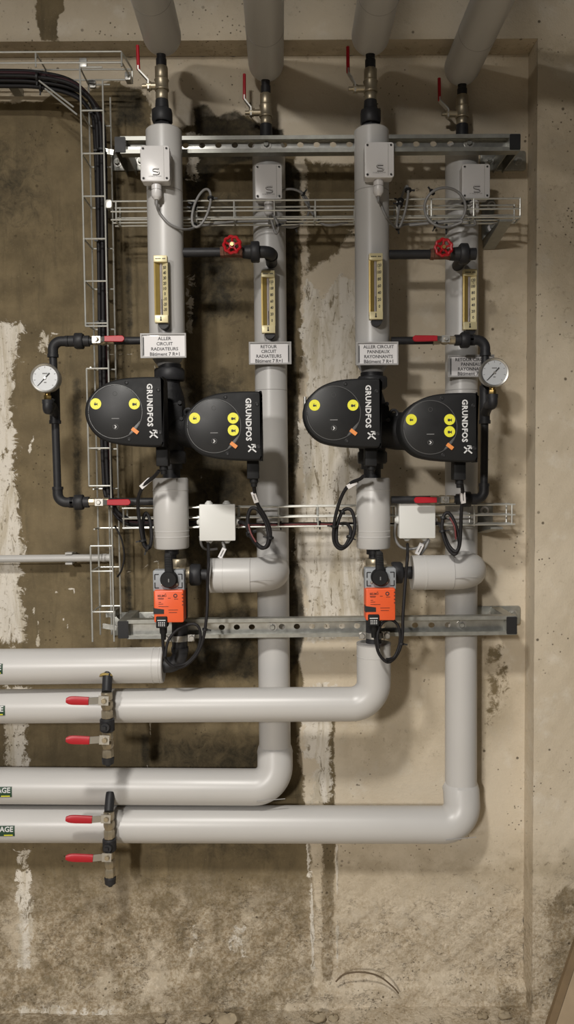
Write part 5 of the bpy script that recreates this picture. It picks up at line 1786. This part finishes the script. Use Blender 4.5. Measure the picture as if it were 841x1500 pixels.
# ------------------------------------------------------------------ drain valves hanging in front of the lower runs
def drain(x, ys, d, pipe_d, pipe_r, zpipe, hyl, hyr, labels, foam):
    """ys: nipple top, valve top, valve bottom, tee bottom, valve2 bottom, cap bottom"""
    X = P(x, 1100, d).x

    def q(y):
        return Vector((X, -d, P(x, y, d).z))
    g = 'lever drain valves on the lower runs'
    t = thing('drain_valve', labels[0], 'valve', q(ys[3]), g)
    part('nipple', MB().tube([(X, -d + .03, q(ys[0]).z + .016), (X, -d + .018, q(ys[0]).z), q(ys[1]) + Vector((0, .003, .004)), q(ys[1])], .0145, 18), STEEL_B, t)
    if foam:
        part('foam_collar', MB().lathe((X - .004, -d + .022, q(ys[0]).z - .006), UP + Vector((0, .6, 0)), [(0, .022), (.006, .022), (.01, .017)], 16), FOAM, t)
    two = [(ys[1], ys[2], hyl, t), None]
    b = thing('drain_valve', labels[1], 'valve', q(ys[5]), g)
    for (ya, yb, hy, tt) in ((ys[1], ys[2], hyl, t), (ys[3], ys[4], hyr, b)):
        top, bot = q(ya), q(yb)
        l = (top - bot).length
        rb = .0170
        part('valve_body', MB().lathe(bot, UP, [(0, rb * .9), (.002, rb), (l * .28, rb), (l * .34, rb * .82), (l * .45, rb * 1.05), (l * .62, rb * 1.05), (l * .7, rb * .82), (l * .76, rb), (l - .002, rb), (l, rb * .9)], 8), BRASS, tt)
        s0 = P(x - 2, hy, d + .04)
        tip = P(x - 61, hy - 1.5, d + .05)
        s0 = Vector((X, -d - .036, s0.z))
        tip = Vector((tip.x, -d - .044, tip.z))
        dr = (tip - s0).normalized()
        fr = FRONT
        sd = fr.cross(dr)
        part('stem', MB().tube([(X, -d - .008, s0.z), s0 + fr * .003], .008, 12), BRASS, tt)
        lv = MB().bar(s0 - dr * .013, s0 + dr * .016, .027, .003, sd)
        k1, k2 = s0 + dr * .016, s0 + dr * .042 + fr * .008
        lv.bar(k1, k2, .020, .003, sd).bar(k2, k2 + dr * .02, .020, .003, sd)
        le = part('lever', lv, CHROME, tt)
        part('lever_nut', MB().hexa(s0 + fr * .001, s0 + fr * .008, .008), BRASS, le)
        ln = (tip - k2).length
        m = MB()
        N_ = 9
        pts = [k2 - dr * .0005 + dr * (ln * i / N_) for i in range(N_ + 1)]
        prof = [.0118, .0122, .0124, .0126, .0128, .013, .013, .0125, .011, .0065]
        seg = 12
        vs = []
        for p, w in zip(pts, prof):
            for kx in range(seg):
                a = 2 * PI * kx / seg
                ca, sa = math.cos(a), math.sin(a)
                vs.append(p + sd * (w * math.copysign(abs(ca) ** .6, ca)) + fr * (.0058 * math.copysign(abs(sa) ** .7, sa)))
        fs = [(i * seg + kx, i * seg + (kx + 1) % seg, (i + 1) * seg + (kx + 1) % seg, (i + 1) * seg + kx) for i in range(N_) for kx in range(seg)]
        fs += [tuple(reversed(range(seg))), tuple(range(N_ * seg, (N_ + 1) * seg))]
        m.add(vs, fs)
        part('grip', m, RED, le, 'red vinyl lever grip')
    a, c = q(ys[2]), q(ys[3])
    part('tee', MB().lathe(c, UP, [(0, .0185), (.003, .0215), ((a - c).z - .003, .0215), ((a - c).z, .0185)], 20).tube([(a + c) / 2, (a + c) / 2 + Vector((0, -.03, 0))], .0125, 14), STEEL_B, t)
    part('tee_plug', MB().lathe((a + c) / 2 + Vector((-.002, -.028, 0)), FRONT, [(0, .0075), (.008, .0075)], 4, True, PI / 4), STEEL_B, t)
    a, c = q(ys[4]), q(ys[5])
    h = (a - c).z
    part('cap', MB().lathe(c, UP, [(0, .007), (h * .25, .010), (h * .3, .017), (h * .9, .0185), (h, .015)], 16), STEEL_B, b)


drain(158, (992, 1014, 1052, 1071, 1109, 1122), D1 + .065, D1, .0535, 0, 1027, 1084.5,
      ('red lever drain valve with tee hanging from the pipe that ends flat', 'red lever drain valve with black end cap, over the gap between pipe pairs'), True)
drain(157.5, (1174, 1189, 1228, 1246, 1284, 1298), DH + .068, DH, .0575, 0, 1200.5, 1257,
      ('red lever drain valve with tee in front of the lowest pipe', 'red lever drain valve with black end cap below the lowest pipe'), False)

# ------------------------------------------------------------------ odds and ends at the foot of the wall
a, b = P(790, 1530, .28), P(872, 1285, .12)
dr = (b - a).normalized()
t = thing('leaning_board', 'brown wooden board leaning against the wall corner pier', 'board', (a.x, a.y, 0))
a2 = a - dr * ((a.z - 0.003) / dr.z)
b2 = b + dr * .10
bd = Vector((1, 0, 0)) - dr * dr.x
bd.normalize()
part('board_face', MB().bar(a2 + bd * .145, b2 + bd * .145, .24, .020, bd), WOOD_L, t)
part('board_edge', MB().bar(a2 + bd * .012, b2 + bd * .012, .022, .0205, bd), WOOD, t)

single('bent_wire', MB().tube(spline([P(492, 1438, .05), P(505, 1427, .05), P(530, 1424, .055), P(555, 1430, .055), P(575, 1445, .06), P(584, 1455, .06)], 6), .0028, 8), ROOT, 'thin rusty wire bowing out of the wall near the floor', 'wire')

stone_spots = [(335, 1484, .030), (302, 1492, .016), (236, 1494, .014), (466, 1486, .022), (488, 1494, .014), (706, 1493, .015), (738, 1490, .018)]
for i, (sx, sy, sr) in enumerate(stone_spots):
    p = P(sx, sy, .09)
    rnd = random.Random(i)
    m = MB().sphere((p.x, -.085 - sr * .8, sr * .62), sr, 12, (1.35, .9, .7))
    for v in m.v:
        v += Vector((rnd.uniform(-1, 1), rnd.uniform(-1, 1), rnd.uniform(-1, 1))) * sr * .22
        v.z = max(v.z, .0005)
    big = sr >= .03
    single('rubble_stone', m, STONE, 'largest pale rubble lump on the floor at the wall foot' if big else 'small pale rubble stone on the floor along the wall foot', 'stone', None if big else 'small rubble along the wall', (p.x, -.085 - sr * .8, 0), 60)
